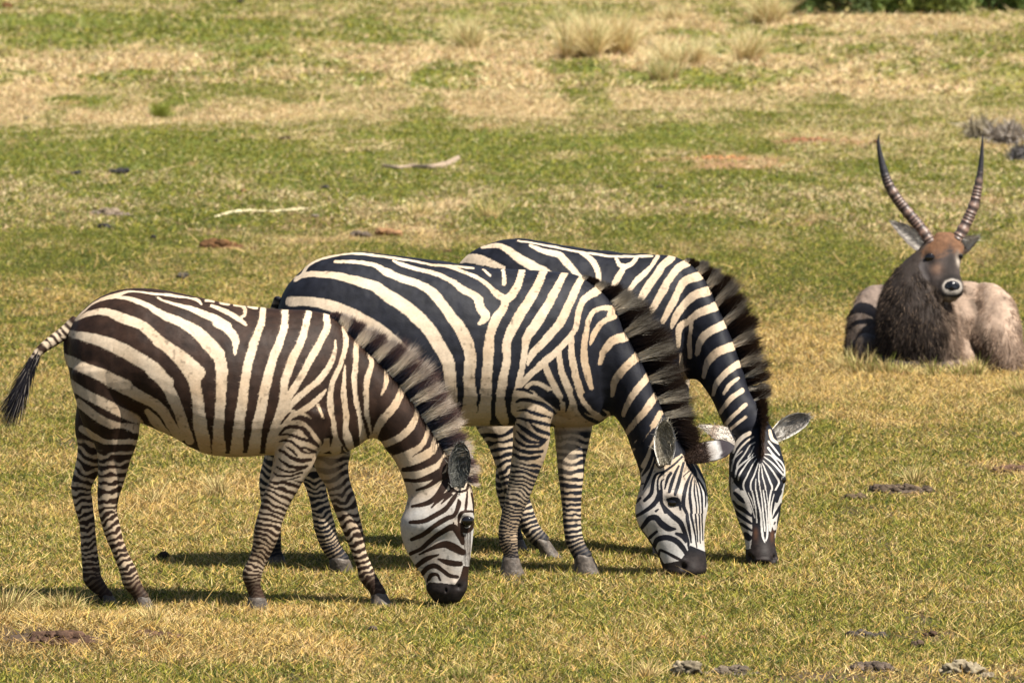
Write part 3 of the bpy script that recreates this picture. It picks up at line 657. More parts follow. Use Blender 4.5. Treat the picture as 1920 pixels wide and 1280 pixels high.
# ================================================================== FRONT ZEBRA
D = 23.97
front = dict(D=D, seed=1, hmy=890, neckx=690, fuzz=1.0, furl=1.35, base=(500, 1136, D), box=(0, 500, 960, 1180), headfrom=(0, 0), black=(.036, .018, .011), dirt=.75,
    label="smaller brown striped zebra grazing in front at the left, its tail swung out behind",
    torso=[[(127, 632, 129, 690, .05, D), (139, 604, 139, 735, .13, D), (160, 578, 156, 768, .185, D), (200, 552, 200, 790, .235, D, .1), (254, 541, 258, 790, .265, D, .12), (314, 546, 314, 813, .285, D, .15), (383, 559, 380, 846, .30, D, .18),
            (450, 571, 450, 855, .295, D, .18), (520, 580, 520, 852, .26, D, .15), (583, 584, 588, 854, .215, D, .15), (625, 595, 640, 851, .17, D, .1), (655, 625, 678, 832, .12, D), (672, 665, 694, 810, .08, D)]],
    neck=[(610, 592, 630, 845, .13, D), (646, 612, 668, 832, .12, D), (676, 645, 697, 822, .11, D), (701, 668, 712, 826, .10, D), (735, 702, 722, 843, .095, D), (768, 742, 737, 862, .085, D), (795, 780, 749, 884, .078, D), (815, 810, 758, 905, .073, D), (838, 840, 763, 925, .07, D), (862, 872, 767, 940, .07, D)],
    head=[(852, 868, 770, 915, .055, D + .0), (876, 893, 763, 938, .072, D), (887, 920, 757, 958, .082, D), (890, 948, 751, 975, .088, D), (889, 975, 750, 990, .088, D), (887, 1000, 754, 1010, .076, D), (883, 1030, 765, 1036, .062, D), (880, 1060, 782, 1064, .053, D), (878, 1086, 796, 1088, .048, D), (876, 1104, 799, 1106, .050, D), (866, 1121, 808, 1119, .040, D)],
    headn=2.35,
    extra=[[(175, 700, 38, D - .10), (215, 750, 42, D - .12), (232, 800, 30, D - .13)], [(560, 760, 30, D - .13), (562, 810, 42, D - .12), (552, 850, 34, D - .12)]],
    legs=[dict(S=L4([(195, 690, 62), (208, 770, 58), (216, 818, 44), (214, 858, 30), (207, 900, 24), (202, 930, 21), (202, 960, 18), (212, 1000, 15.5), (225, 1035, 14.5), (239, 1068, 16), (246, 1090, 16.5), (258, 1108, 13.5), (267, 1122, 15)], D - .13, 23.86), hoof=(275, 1143), hr=20, gD=23.86, y0=842, per=(.052, .030), seed=1.1, dark0=.86, dark1=.97, curve=.3),
          dict(S=L4([(195, 740, 50), (182, 800, 42), (176, 840, 32), (163, 880, 24), (152, 912, 20), (155, 945, 18), (163, 980, 15.5), (166, 1020, 15.5), (170, 1058, 16), (174, 1085, 16.5), (190, 1105, 13), (202, 1120, 14)], D + .13, 24.06), hoof=(211, 1134), hr=18, gD=24.06, y0=820, per=(.045, .028), seed=3.3, dark0=.80, dark1=.92, curve=.3),
          dict(S=L4([(585, 770, 46), (565, 825, 45), (550, 862, 37), (535, 900, 29), (520, 935, 26), (507, 970, 23), (500, 1000, 23), (491, 1030, 19), (481, 1055, 17), (473, 1076, 18.5), (475, 1097, 14.5), (480, 1112, 14), (482, 1124, 17)], D - .14, 23.84), hoof=(484, 1146), hr=23, gD=23.84, y0=896, per=(.034, .022), seed=5.2, dark0=.84, dark1=.93, curve=-.35, duty=.0),
          dict(S=L4([(620, 800, 40), (622, 840, 36), (622, 870, 33), (633, 905, 24), (645, 940, 22), (656, 975, 19), (664, 1000, 17), (674, 1034, 13.5), (683, 1060, 14), (689, 1080, 16), (702, 1098, 14), (711, 1115, 15)], D + .12, 24.02), hoof=(717, 1135), hr=22, gD=24.02, y0=850, per=(.042, .030), seed=7.4, dark0=.83, dark1=.92, curve=.3, pale=(.2, .16))],
    legy=815, ishead=lambda x, y: (x > 752) & (y > 880),
    tan=lambda x, y: .15 + .5 * sst(660, 740, x) * sst(930, 860, y) + .25 * sst(700, 850, y) * sst(740, 600, x) + .25 * sst(900, 1000, y) * (x < 740),
    muzzle=lambda x, y: sst(1075, 1095, y) * (x > 780),
    eyes=[(876, 976, D - .068, .021)], relief=[(874, 962, D - .08, .02, .012, 1.6), (866, 975, D - .08, .03, -.005, 1), (785, 985, D - .08, .07, .008, 1), (862, 1100, D - .05, .011, -.018, 1), (836, 1106, D - .05, .008, -.012, .5), (852, 1092, D - .05, .014, .006, 1), (820, 1010, D - .07, .03, -.006, 1.5), (552, 862, D - .15, .06, .012, 1), (600, 850, D - .15, .05, -.02, 1), (268, 775, D - .18, .06, -.02, 1)],
    ears=[dict(base=(858, 914), tip=(865, 828), hw=21, D=D - .085, bowl=.75, inner=(.13, .13, .118), rim=(.035, .03, .03), haircol=(.34, .34, .31), hairs=420),
          dict(base=(872, 905), tip=(882, 850), hw=12, D=D + .075, bowl=-.75, outer=(.35, .30, .26), hairs=50)],
    mane=dict(n=28000, len=.80, thick=.014, clump=260, cdev=.07, dev=.07, fwd=.15, white=(.97, .88, .74), black=(.04, .045, .07), tip=(.34, .17, .10), tipmix=.5, cpow=2.8, wd=.0026, bands=10.5, bend=(0, 0, .03),
        line=[(618, 594, D - .0, .35, -.95, 12), (640, 604, D, .40, -.92, 24), (668, 634, D, .6, -.85, 42), (701, 666, D, .68, -.75, 62), (724, 690, D, .72, -.68, 76), (747, 715, D, .78, -.62, 84), (772, 746, D, .82, -.55, 84), (798, 783, D, .86, -.50, 78), (815, 809, D, .90, -.42, 74), (832, 836, D, .95, -.30, 66), (850, 862, D, .98, -.15, 52), (868, 888, D, .98, .05, 42), (880, 906, D, .95, .25, 28)]),
    tail=dict(S=[(142, 600, 10, D), (120, 624, 12, D - .01), (96, 641, 11, D - .03), (74, 658, 8.5, D - .05), (60, 678, 7, D - .06), (52, 700, 5, D - .06)], tip=(12, 800)),
    paint=[
    ('W', 'p', [(0, 850), (735, 850), (735, 1180), (0, 1180)]), ('K', 'p', [(280, 500), (960, 500), (960, 700), (860, 880), (700, 790), (280, 790)]),
    ('w', 'c9', [(90, 480, 20), (250, 330, 22), (420, 210, 30), (600, 160, 60), (800, 105, 28), (1050, 130, 30), (1300, 150, 36), (1500, 185, 26), (1600, 205, 40), (1650, 255, 30)],
                [(620, 170, 30), (780, 190, 55), (1000, 270, 70), (1200, 390, 100), (1450, 500, 130), (1650, 640, 170), (1850, 860, 190)],
                [(1130, 175, 26), (1200, 215, 30), (1400, 270, 50), (1600, 340, 80), (1800, 430, 110), (1960, 520, 120)],
                [(150, 440, 40), (300, 370, 60), (500, 350, 95), (700, 420, 130), (950, 520, 130), (1080, 640, 140), (1200, 740, 150), (1400, 900, 200), (1600, 1080, 220)],
                [(20, 600, 80), (100, 615, 95), (300, 660, 130), (560, 740, 170), (800, 860, 190), (1050, 1010, 180), (1250, 1200, 160)],
                [(-20, 890, 90), (50, 925, 105), (200, 1000, 130), (450, 1100, 160), (750, 1240, 170)],
                [(1700, 215, 30), (1790, 220, 34)], [(1770, 270, 32), (1960, 340, 50)], [(1880, 235, 34), (1960, 245, 36)]),
    ('w', 'c1', [(1480, 390, 50), (1560, 430, 66), (1615, 500, 58), (1612, 600, 18)], [(1450, 268, 22), (1560, 315, 34), (1640, 360, 38), (1692, 402, 12)], [(1610, 258, 24), (1672, 275, 28), (1680, 325, 24), (1650, 350, 20)],
                [(1420, 233, 18), (1468, 238, 18)], [(1518, 246, 26), (1570, 254, 26)], [(1705, 272, 20), (1760, 282, 20)],
                [(1410, 520, 85), (1490, 600, 95), (1520, 700, 90), (1518, 850, 80), (1508, 1000, 78), (1500, 1100, 82), (1500, 1260, 110)],
                [(1080, 510, 80), (1170, 570, 90), (1260, 660, 100), (1330, 780, 95), (1360, 950, 90), (1375, 1100, 110), (1410, 1260, 90)],
                [(1040, 710, 95), (1130, 800, 90), (1210, 950, 85), (1260, 1090, 75), (1300, 1190, 70)],
                [(430, 625, 80), (465, 640, 80), (560, 685, 85), (700, 750, 90), (850, 830, 95), (1000, 905, 80), (1100, 970, 75), (1160, 1060, 75), (1230, 1170, 80)],
                [(480, 800, 70), (550, 850, 75), (640, 900, 75), (780, 970, 75), (900, 1030, 70), (965, 1065, 40), (965, 1110, 20)],
                [(540, 930, 60), (600, 980, 62), (680, 1040, 65), (800, 1095, 70), (935, 1110, 75)], [(560, 1110, 50), (640, 1160, 52), (720, 1195, 50), (820, 1212, 55), (930, 1200, 50)], [(1010, 990, 40), (1050, 1040, 70), (1100, 1100, 60), (1150, 1150, 50)]),
    ('k', 'c3', [(360, 120, 50), (450, 170, 60), (550, 165, 50), (620, 195, 25)], [(400, 270, 70), (480, 265, 60), (600, 255, 40)]),
    ('w', 'c2', [(325, 205, 45), (315, 300, 50), (270, 420, 62), (230, 560, 66), (205, 700, 72), (185, 850, 76), (165, 1000, 80), (150, 1160, 100)],
                [(470, 215, 50), (465, 320, 55), (430, 430, 60), (380, 560, 65), (345, 700, 72), (315, 850, 74), (285, 1000, 78), (262, 1150, 95)],
                [(625, 232, 45), (602, 330, 55), (570, 430, 60), (510, 560, 65), (470, 680, 62), (455, 800, 60), (430, 900, 60), (400, 1000, 72), (372, 1140, 80)],
                [(740, 245, 48), (742, 330, 55), (700, 420, 52), (640, 530, 55), (580, 640, 50), (520, 740, 50), (480, 810, 45), (445, 870, 30)],
                [(800, 408, 12), (795, 480, 26), (765, 570, 42), (700, 660, 48), (620, 730, 45), (540, 800, 45), (480, 870, 45), (445, 930, 34)],
                [(850, 325, 26), (868, 420, 40), (855, 500, 36), (820, 600, 36), (782, 680, 36), (765, 780, 45), (770, 900, 52), (790, 1000, 60), (800, 1120, 90)],
                [(735, 738, 16), (680, 800, 38), (600, 860, 42), (540, 900, 30), (490, 940, 25)], [(685, 835, 26), (722, 925, 18)],
                [(860, 578, 10), (855, 680, 30), (855, 780, 45), (870, 900, 46), (872, 1000, 52), (890, 1110, 90)],
                [(940, 410, 40), (935, 500, 40), (925, 600, 40), (925, 700, 40), (935, 800, 36), (958, 900, 36), (975, 1000, 46), (985, 1080, 60)],
                [(1018, 495, 28), (1035, 560, 40), (1010, 660, 42), (1000, 770, 36), (1005, 880, 36), (1018, 980, 34), (1030, 1060, 30)],
                [(1130, 600, 22), (1130, 680, 36), (1102, 765, 16)],
                [(1240, 695, 40), (1225, 765, 52), (1180, 850, 58), (1110, 930, 60), (1070, 1000, 50), (1045, 1085, 60)],
                [(1330, 825, 22), (1332, 900, 36), (1292, 980, 52), (1230, 1040, 52), (1150, 1080, 50), (1095, 1095, 50)],
                [(1402, 935, 18), (1402, 1010, 32), (1370, 1090, 38), (1300, 1140, 52), (1220, 1180, 62), (1140, 1205, 62)],
                [(1452, 1040, 18), (1430, 1120, 32), (1400, 1175, 12)], [(1502, 1115, 24), (1472, 1190, 36), (1400, 1245, 54)], [(880, 1060, 60), (700, 1110, 100), (650, 1160, 60)]),
    ('W', 's1', [(230, -60), (420, -120), (700, -40), (900, 200), (960, 500), (880, 560), (780, 760), (700, 900), (560, 1150), (100, 1150), (120, 700), (200, 300)]),
    ('k', 's1', [(240, 140, 22), (330, 20, 32), (400, -50, 30)], [(430, 60, 30), (560, 25, 75), (700, 70, 100), (830, 200, 100), (920, 340, 80), (962, 440, 40), (940, 500, 10)],
                [(220, 300, 30), (320, 200, 52), (450, 180, 62), (600, 210, 74), (700, 290, 84), (770, 390, 64), (880, 500, 30)], [(210, 310, 30), (350, 310, 34), (480, 340, 44), (600, 390, 54), (750, 430, 54), (880, 520, 40)],
                [(220, 440, 20), (330, 415, 36), (450, 450, 46), (550, 540, 54), (680, 625, 40), (850, 620, 24)], [(580, 545, 40), (680, 545, 30), (760, 580, 50), (850, 615, 20)], [(330, 520, 20), (430, 580, 42), (525, 680, 32)],
                [(210, 580, 30), (300, 620, 48), (420, 710, 58), (600, 760, 74), (760, 745, 50)], [(200, 720, 20), (280, 790, 44), (400, 850, 54), (550, 870, 50), (700, 850, 30)],
                [(170, 870, 20), (270, 930, 38), (420, 950, 32), (600, 900, 32), (680, 875, 20)], [(120, 970, 20), (220, 1030, 46), (400, 1020, 36), (600, 960, 40)], [(60, 1130, 30), (200, 1130, 40), (400, 1080, 30), (560, 1040, 20)],
                [(830, -20, 60), (900, 20, 60), (980, 90, 60)], [(1020, -60, 70), (1050, 80, 90), (1080, 250, 90), (1110, 380, 60), (1095, 520, 12)], [(1220, -60, 110), (1250, 100, 105), (1260, 300, 80), (1300, 440, 50), (1390, 590, 40)],
                [(1480, -80, 100), (1480, 80, 120), (1470, 220, 110), (1540, 370, 110), (1540, 500, 80)], [(1640, -40, 50), (1690, 100, 60), (1740, 300, 60)]),
    ('W', 'h1', [(-20, 260), (120, 240), (240, 180), (320, 140), (350, 180), (380, 300), (400, 480), (160, 490), (60, 470)]), ('W', 'h1', [(60, 470), (160, 470), (300, 440), (400, 330), (520, 420), (560, 650), (520, 990), (500, 1130), (300, 1240), (200, 1130), (0, 760), (40, 640)]),
    ('k', 'h1', [(60, 330, 30), (170, 310, 45), (280, 250, 50), (330, 170, 45)], [(70, 400, 22), (150, 405, 25), (240, 380, 40), (320, 330, 40), (350, 260, 34)],
                [(150, 470, 15), (230, 440, 25), (300, 390, 38), (370, 350, 34), (380, 250, 20)],
                [(120, 580, 18), (200, 565, 30), (270, 530, 36), (325, 465, 46), (360, 395, 50)], [(250, 590, 10), (300, 540, 22), (350, 500, 26), (400, 468, 26)], [(320, 560, 8), (360, 520, 20), (392, 500, 14)],
                [(108, 690, 24), (200, 682, 30), (280, 640, 32), (350, 595, 32), (400, 530, 30), (422, 495, 20)], [(115, 808, 24), (200, 770, 30), (280, 710, 32), (360, 662, 32), (412, 640, 26), (440, 565, 30), (437, 535, 12)],
                [(110, 905, 26), (180, 872, 26), (240, 820, 30), (320, 760, 32), (400, 722, 42), (450, 782, 46), (467, 830, 30)], [(405, 690, 8), (402, 725, 20)], [(170, 910, 12), (250, 870, 24), (340, 840, 44), (400, 860, 52), (468, 895, 42)],
                [(155, 988, 30), (220, 940, 32), (302, 912, 12)], [(190, 1040, 30), (230, 1000, 32), (280, 990, 32), (330, 1022, 26), (380, 1055, 26), (430, 1062, 22)], [(300, 943, 14), (370, 965, 38), (452, 975, 32)],
                [(228, 1095, 20), (250, 1052, 26), (290, 1048, 18), (312, 1085, 14)],
                [(438, 690, 12), (448, 640, 24), (480, 615, 18), (548, 618, 14)], [(445, 705, 26), (480, 745, 34), (520, 735, 26), (545, 690, 18)], [(490, 690, 60), (520, 680, 50)], [(500, 480, 10), (492, 560, 18), (485, 610, 16)], [(525, 490, 10), (540, 570, 12), (545, 640, 8)],
                [(480, 775, 5), (476, 980, 4)], [(490, 775, 5), (486, 985, 4)], [(500, 765, 6), (496, 985, 4)], [(512, 755, 6), (505, 985, 4)], [(522, 745, 6), (512, 985, 4)],
                [(392, 385, 22), (388, 450, 24), (430, 480, 16), (490, 470, 16), (505, 430, 16)], [(400, 400, 10), (425, 440, 12), (470, 440, 10)]),
    ('K', 'h1', [(200, 1140), (235, 1100), (320, 1105), (415, 1115), (450, 1060), (470, 990), (515, 990), (520, 1060), (500, 1200), (440, 1270), (230, 1270)]),
    ('w', 'h1', [(232, 1100, 10), (275, 1075, 14), (300, 1100, 8)]),
    ])
build_zebra(front)

# ================================================================== MIDDLE ZEBRA
D = 25.42
mid = dict(D=D, seed=2, hmy=860, neckx=1150, base=(800, 1075, D), box=(470, 440, 1420, 1120), headfrom=(0, 0), black=(.014, .015, .022), dirt=.8,
    label="large middle zebra grazing with wind-blown dark mane, head turned partly towards the viewer",
    torso=[[(519, 588, 521, 640, .05, D), (533, 543, 530, 700, .14, D), (560, 511, 555, 770, .21, D), (603, 482, 603, 795, .27, D, .1), (675, 471, 672, 808, .30, D, .12), (760, 481, 760, 808, .32, D, .15), (850, 492, 850, 799, .315, D, .16),
            (935, 504, 935, 799, .29, D, .15), (1015, 507, 1018, 798, .26, D, .12), (1070, 512, 1080, 799, .22, D, .1), (1108, 530, 1118, 795, .17, D), (1135, 560, 1145, 778, .11, D)]],
    neck=[(1075, 514, 1085, 790, .16, D), (1112, 531, 1120, 788, .14, D - .01), (1145, 563, 1146, 778, .125, D - .02), (1172, 620, 1157, 785, .115, D - .04), (1192, 655, 1165, 797, .11, D - .06), (1212, 692, 1175, 816, .105, D - .08), (1230, 735, 1183, 838, .10, D - .10), (1248, 775, 1191, 862, .095, D - .12), (1272, 815, 1198, 885, .09, D - .14), (1290, 845, 1200, 900, .085, D - .15)],
    head=[(1282, 838, 1205, 872, .07, D - .15), (1302, 865, 1201, 897, .088, D - .16), (1318, 893, 1198, 917, .097, D - .17), (1325, 922, 1193, 938, .102, D - .18), (1326, 948, 1191, 960, .10, D - .19), (1322, 978, 1199, 988, .088, D - .21), (1321, 1008, 1215, 1013, .075, D - .22), (1323, 1034, 1231, 1036, .066, D - .23), (1326, 1056, 1241, 1058, .064, D - .24), (1324, 1071, 1246, 1072, .060, D - .25), (1312, 1081, 1258, 1081, .045, D - .25)],
    headn=2.2,
    extra=[[(1010, 700, 35, D - .15), (1008, 760, 44, D - .14), (1000, 800, 36, D - .14)]],
    legs=[dict(S=L4([(600, 740, 62), (585, 820, 50), (586, 870, 34), (593, 915, 20), (602, 955, 18), (610, 992, 20), (620, 1022, 18.5), (632, 1040, 17), (637, 1051, 20)], D - .12, 25.36), hoof=(643, 1074), hr=24, gD=25.37, y0=800, per=(.045, .026), seed=2.1, dark0=.90, dark1=1.0, curve=.3),
          dict(S=L4([(560, 740, 55), (540, 820, 42), (520, 870, 28), (508, 905, 22), (509, 950, 17), (511, 990, 15), (512, 1018, 16), (514, 1036, 15), (517, 1045, 17)], D + .13, 25.66), hoof=(519, 1061), hr=20, gD=25.66, y0=800, per=(.045, .028), seed=4.3, dark0=.85, dark1=.95, curve=.3),
          dict(S=L4([(1015, 690, 40), (1004, 745, 41), (1001, 790, 38), (994, 840, 33), (983, 885, 27), (972, 925, 22), (961, 960, 18.5), (952, 990, 18), (952, 1012, 18), (957, 1034, 14.5), (958, 1048, 16)], D - .15, 25.27), hoof=(961, 1079), hr=24, gD=25.27, y0=862, per=(.030, .019), seed=6.2, dark0=.90, dark1=1.0, curve=-.3, duty=-.1),
          dict(S=L4([(1078, 740, 40), (1075, 800, 35), (1073, 830, 31), (1070, 870, 26), (1070, 910, 22), (1071, 950, 18.5), (1073, 985, 17.5), (1077, 1012, 17.5), (1086, 1033, 16), (1095, 1046, 18)], D + .10, 25.33), hoof=(1102, 1076), hr=26, gD=25.33, y0=803, per=(.046, .028), seed=8.4, dark0=.86, dark1=.97, curve=.35, pale=(.30, .14))],
    legy=795, ishead=lambda x, y: (x > 1180) & (y > 860),
    tan=lambda x, y: .10 + .5 * sst(1000, 1150, x) * sst(900, 820, y) + .1 * sst(600, 700, y),
    muzzle=lambda x, y: sst(1020, 1050, y) * (x > 1230),
    eyes=[(1261, 942, D - .275, .020)], relief=[(1262, 928, D - .27, .022, .012, 1.8), (1258, 948, D - .27, .028, -.010, 1.4), (1225, 965, D - .26, .06, .010, 1), (1282, 1062, D - .31, .011, -.020, 1), (1282, 1050, D - .31, .010, .006, 1.5), (1270, 1077, D - .3, .007, -.010, 4), (1300, 1066, D - .31, .03, .006, 1), (1290, 980, D - .29, .03, .008, .6), (1250, 990, D - .27, .035, -.010, 1.6), (1045, 790, D - .15, .05, -.02, 1), (1000, 780, D - .2, .07, .012, 1)],
    ears=[dict(base=(1247, 872), tip=(1246, 787), hw=20.5, D=D - .28, bowl=.8, inner=(.27, .235, .18), rim=(.66, .62, .56), haircol=(.6, .55, .45), hairs=420),
          dict(base=(1282, 856), tip=(1377, 836), hw=18, tilt=1.1, D=D - .19, Dt=D - .26, bowl=-.12, zones=[(0, (.08, .055, .045)), (.40, (.12, .085, .07)), (.54, (.42, .38, .34)), (.66, (.62, .59, .56)), (.73, (.05, .04, .045)), (1, (.04, .035, .04))], hairfront=1, haircol=(.13, .085, .065), hairs=900, hmax=.5, prof=[.5, .8, 1, 1.0, .85, .5, .1])],
    mane=dict(n=30000, len=.70, thick=.013, clump=130, cdev=.11, dev=.07, fwd=.20, white=(.95, .86, .70), black=(.012, .011, .014), tip=(.035, .020, .012), tipmix=.96, cpow=1.5, wd=.0022, bend=(.10, 0, -.06),
        line=[(1092, 518, D, .6, -.8, 8), (1122, 537, D - .01, .65, -.76, 22), (1146, 562, D - .02, .70, -.72, 55), (1158, 590, D - .03, .78, -.62, 84), (1172, 626, D - .04, .84, -.52, 98), (1190, 655, D - .06, .88, -.46, 104), (1205, 684, D - .07, .90, -.42, 104), (1220, 712, D - .09, .92, -.38, 98), (1234, 746, D - .10, .94, -.30, 88), (1247, 776, D - .12, .95, -.22, 78), (1262, 800, D - .14, .97, -.08, 66), (1276, 822, D - .15, .98, .05, 52), (1288, 840, D - .16, .92, .30, 44)]),
    tail=dict(S=[(523, 560, 9, D + .02), (513, 590, 9, D + .04), (508, 640, 8, D + .05), (505, 700, 7, D + .05), (504, 760, 6, D + .05)], tip=(506, 860)),
    paint=[
    ('W', 'p', [(470, 797), (1150, 797), (1150, 1120), (470, 1120)]),
    ('w', 'c5', [(150, 262, 10), (215, 235, 16), (250, 182, 26), (330, 140, 26), (450, 118, 16), (560, 114, 14), (700, 130, 16), (900, 163, 14), (1010, 180, 16), (1240, 200, 16)],
                [(410, 160, 18), (520, 162, 26), (640, 182, 32), (720, 222, 50), (800, 260, 46), (900, 292, 52), (980, 335, 62), (1040, 400, 68), (1100, 480, 72), (1160, 560, 78), (1200, 640, 82), (1222, 720, 80), (1215, 850, 80), (1222, 950, 86), (1215, 1060, 110), (1195, 1160, 120)],
                [(170, 272, 20), (230, 240, 36), (340, 238, 42), (450, 252, 52), (560, 282, 62), (660, 315, 72), (720, 362, 82), (800, 410, 86), (870, 462, 92), (960, 552, 92), (1030, 655, 92), (1085, 755, 88), (1100, 850, 84), (1110, 950, 78), (1105, 1040, 70), (1080, 1120, 70)],
                [(140, 400, 66), (250, 400, 64), (380, 425, 74), (500, 475, 84), (600, 520, 74), (700, 580, 66), (800, 665, 60), (900, 780, 60), (960, 880, 60), (1000, 1000, 60)],
                [(760, 155, 14), (800, 175, 26), (900, 205, 28), (1000, 230, 30), (1100, 272, 34), (1180, 332, 46), (1260, 375, 56), (1285, 445, 62), (1315, 490, 60), (1275, 535, 20)],
                [(1010, 185, 12), (1080, 190, 16), (1160, 215, 20), (1250, 252, 24), (1320, 295, 28), (1390, 362, 46), (1430, 390, 50), (1418, 445, 54), (1370, 515, 64), (1342, 600, 62), (1330, 720, 72), (1322, 850, 72), (1312, 950, 82), (1312, 1050, 92), (1290, 1130, 110)],
                [(1532, 215, 44), (1510, 300, 52), (1470, 362, 56), (1430, 400, 54)], [(1298, 208, 12), (1342, 244, 18)], [(1420, 215, 26), (1425, 292, 26)],
                [(1662, 222, 50), (1612, 330, 60), (1552, 430, 66), (1490, 530, 72), (1445, 640, 62), (1440, 750, 58), (1412, 900, 62), (1400, 1000, 72), (1412, 1120, 90)],
                [(1790, 226, 40), (1742, 320, 52), (1682, 430, 62), (1612, 540, 72), (1562, 620, 56), (1546, 720, 44), (1522, 850, 40), (1495, 960, 46), (1475, 1080, 50)]),
    ('w', 'c6', [(690, 262, 40), (642, 360, 52), (600, 450, 52), (560, 530, 54), (480, 620, 52), (410, 700, 46), (385, 752, 15)],
                [(775, 340, 55), (702, 390, 46), (670, 460, 42), (655, 540, 36), (630, 590, 36), (560, 670, 42), (480, 740, 46), (400, 810, 42), (340, 880, 32)],
                [(850, 478, 50), (850, 440, 40), (765, 450, 30), (728, 500, 30), (712, 580, 36), (700, 650, 42), (702, 720, 46), (722, 820, 46), (742, 885, 28)],
                [(872, 487, 30), (800, 520, 32), (752, 590, 36), (735, 642, 14)], [(630, 600, 30), (632, 700, 42), (650, 800, 42), (672, 880, 46), (700, 950, 52), (760, 1015, 60), (820, 1035, 60)],
                [(560, 690, 30), (572, 780, 42), (600, 860, 46), (632, 940, 52), (640, 1040, 70)], [(478, 750, 42), (522, 850, 42), (562, 935, 46)],
                [(930, 600, 60), (860, 620, 52), (812, 680, 42), (790, 745, 28)], [(1000, 705, 55), (920, 780, 52), (872, 850, 42), (860, 925, 24)], [(1062, 815, 50), (1000, 890, 46), (950, 960, 40), (920, 1035, 28)],
                [(1102, 925, 45), (1042, 1010, 42), (982, 1080, 36), (938, 1135, 30)], [(1125, 1025, 40), (1082, 1100, 36), (1020, 1170, 36), (955, 1235, 32)], [(1100, 1165, 30), (1070, 1240, 30), (1030, 1320, 30)], [(320, 1000, 20), (400, 860, 26), (500, 890, 30), (560, 960, 36)]),
    ('W', 's2', [(535, -120), (800, -60), (1190, 260), (1120, 480), (1010, 640), (960, 900), (470, 900), (540, 300)]), ('W', 's2', [(1190, 60), (1500, 250), (1700, 320), (1900, 330), (1690, 460), (1100, 500)]),
    ('k', 's2', [(560, -80, 40), (680, -70, 50), (780, -20, 30)], [(870, -10, 34), (970, 50, 30)], [(1060, -40, 60), (1110, 30, 62), (1165, 110, 62), (1190, 220, 36)], [(1260, -20, 52), (1312, 110, 52), (1292, 255, 14)],
                [(1420, -30, 62), (1480, 150, 62), (1530, 285, 50), (1680, 380, 60), (1770, 415, 46)], [(1590, 10, 90), (1700, 160, 84), (1870, 295, 60)], [(1780, 30, 60), (1860, 140, 50), (1930, 200, 40)],
                [(540, 105, 25), (650, 72, 56), (800, 92, 52), (950, 142, 62), (1050, 205, 62), (1130, 275, 40)], [(560, 238, 15), (700, 225, 38), (850, 282, 54), (1060, 340, 20)],
                [(550, 345, 15), (680, 370, 48), (850, 405, 54), (1000, 440, 54), (1100, 468, 44)], [(750, 420, 15), (820, 490, 54), (920, 550, 64), (1060, 592, 40)], [(550, 430, 25), (650, 510, 62), (780, 600, 74), (900, 658, 62), (1010, 660, 20)],
                [(550, 550, 20), (640, 640, 54), (760, 708, 52), (900, 712, 32), (980, 690, 15)], [(525, 660, 20), (600, 730, 42), (720, 770, 44), (880, 760, 38), (970, 715, 15)], [(500, 770, 30), (600, 830, 52), (750, 858, 54), (930, 840, 46)],
                [(490, 880, 40), (600, 940, 60), (750, 950, 60), (900, 920, 46)], [(-20, 120, 40), (0, 0, 36)], [(215, 0, 60), (200, 150, 66), (200, 330, 66), (270, 430, 60), (330, 470, 30)], [(425, 0, 40), (430, 150, 50), (450, 300, 60), (520, 370, 60)]),
    ('W', 'h3', [(160, 900), (150, 760), (300, 540), (420, 590), (520, 600), (700, 500), (860, 640), (1010, 900), (1040, 1100), (1000, 1300), (100, 1300), (70, 1200), (110, 1060)]),
    ('W', 'h2', [(120, 670), (300, 600), (600, 560), (630, 700), (620, 1050), (560, 1110), (330, 1130), (230, 960), (110, 800)]),
    ('k', 'h3', [(20, 400, 50), (100, 380, 60), (180, 260, 70), (260, 160, 60)], [(120, 640, 60), (160, 520, 80), (200, 380, 70), (300, 230, 60), (330, 180, 40)],
                [(170, 790, 22), (250, 680, 48), (290, 560, 44), (320, 430, 34)], [(180, 985, 12), (240, 850, 40), (310, 690, 32), (345, 560, 16)], [(200, 1125, 38), (290, 1030, 52), (312, 900, 42), (350, 785, 38), (440, 740, 18), (500, 720, 20)],
                [(155, 912, 14), (185, 898, 24)], [(90, 1150, 34), (145, 1090, 34)], [(700, 535, 28), (600, 640, 28), (470, 740, 32), (385, 830, 22), (375, 950, 28), (390, 1060, 42), (330, 1165, 44), (170, 1280, 30)],
                [(345, 560, 16), (352, 620, 14), (400, 685, 14), (480, 655, 12)], [(462, 838, 14), (422, 885, 24), (430, 1000, 28), (432, 1150, 34), (480, 1280, 44)],
                [(552, 760, 40), (510, 830, 38), (470, 965, 20)], [(662, 660, 26), (602, 780, 38), (560, 900, 46), (532, 1005, 42)], [(722, 620, 34), (690, 750, 36), (650, 900, 46), (610, 1040, 40)], [(505, 1110, 30), (580, 1090, 30), (660, 1110, 30), (680, 1240, 30)],
                [(800, 730, 14), (730, 790, 14), (720, 810, 8)], [(825, 765, 20), (765, 900, 44), (730, 1050, 50), (720, 1180, 48), (760, 1290, 44)], [(850, 800, 18), (820, 900, 30), (805, 1050, 36), (818, 1180, 38), (830, 1290, 32)],
                [(866, 850, 10), (868, 1000, 22), (888, 1150, 20), (898, 1290, 16)], [(880, 850, 8), (908, 1000, 18), (928, 1150, 18), (938, 1290, 14)], [(890, 830, 14), (945, 960, 24), (968, 1100, 26), (973, 1290, 18)], [(880, 790, 24), (960, 900, 28), (1008, 1000, 22), (1018, 1120, 22), (1010, 1210, 12)],
                [(740, 520, 34), (790, 620, 70), (850, 720, 66), (885, 790, 44)]),
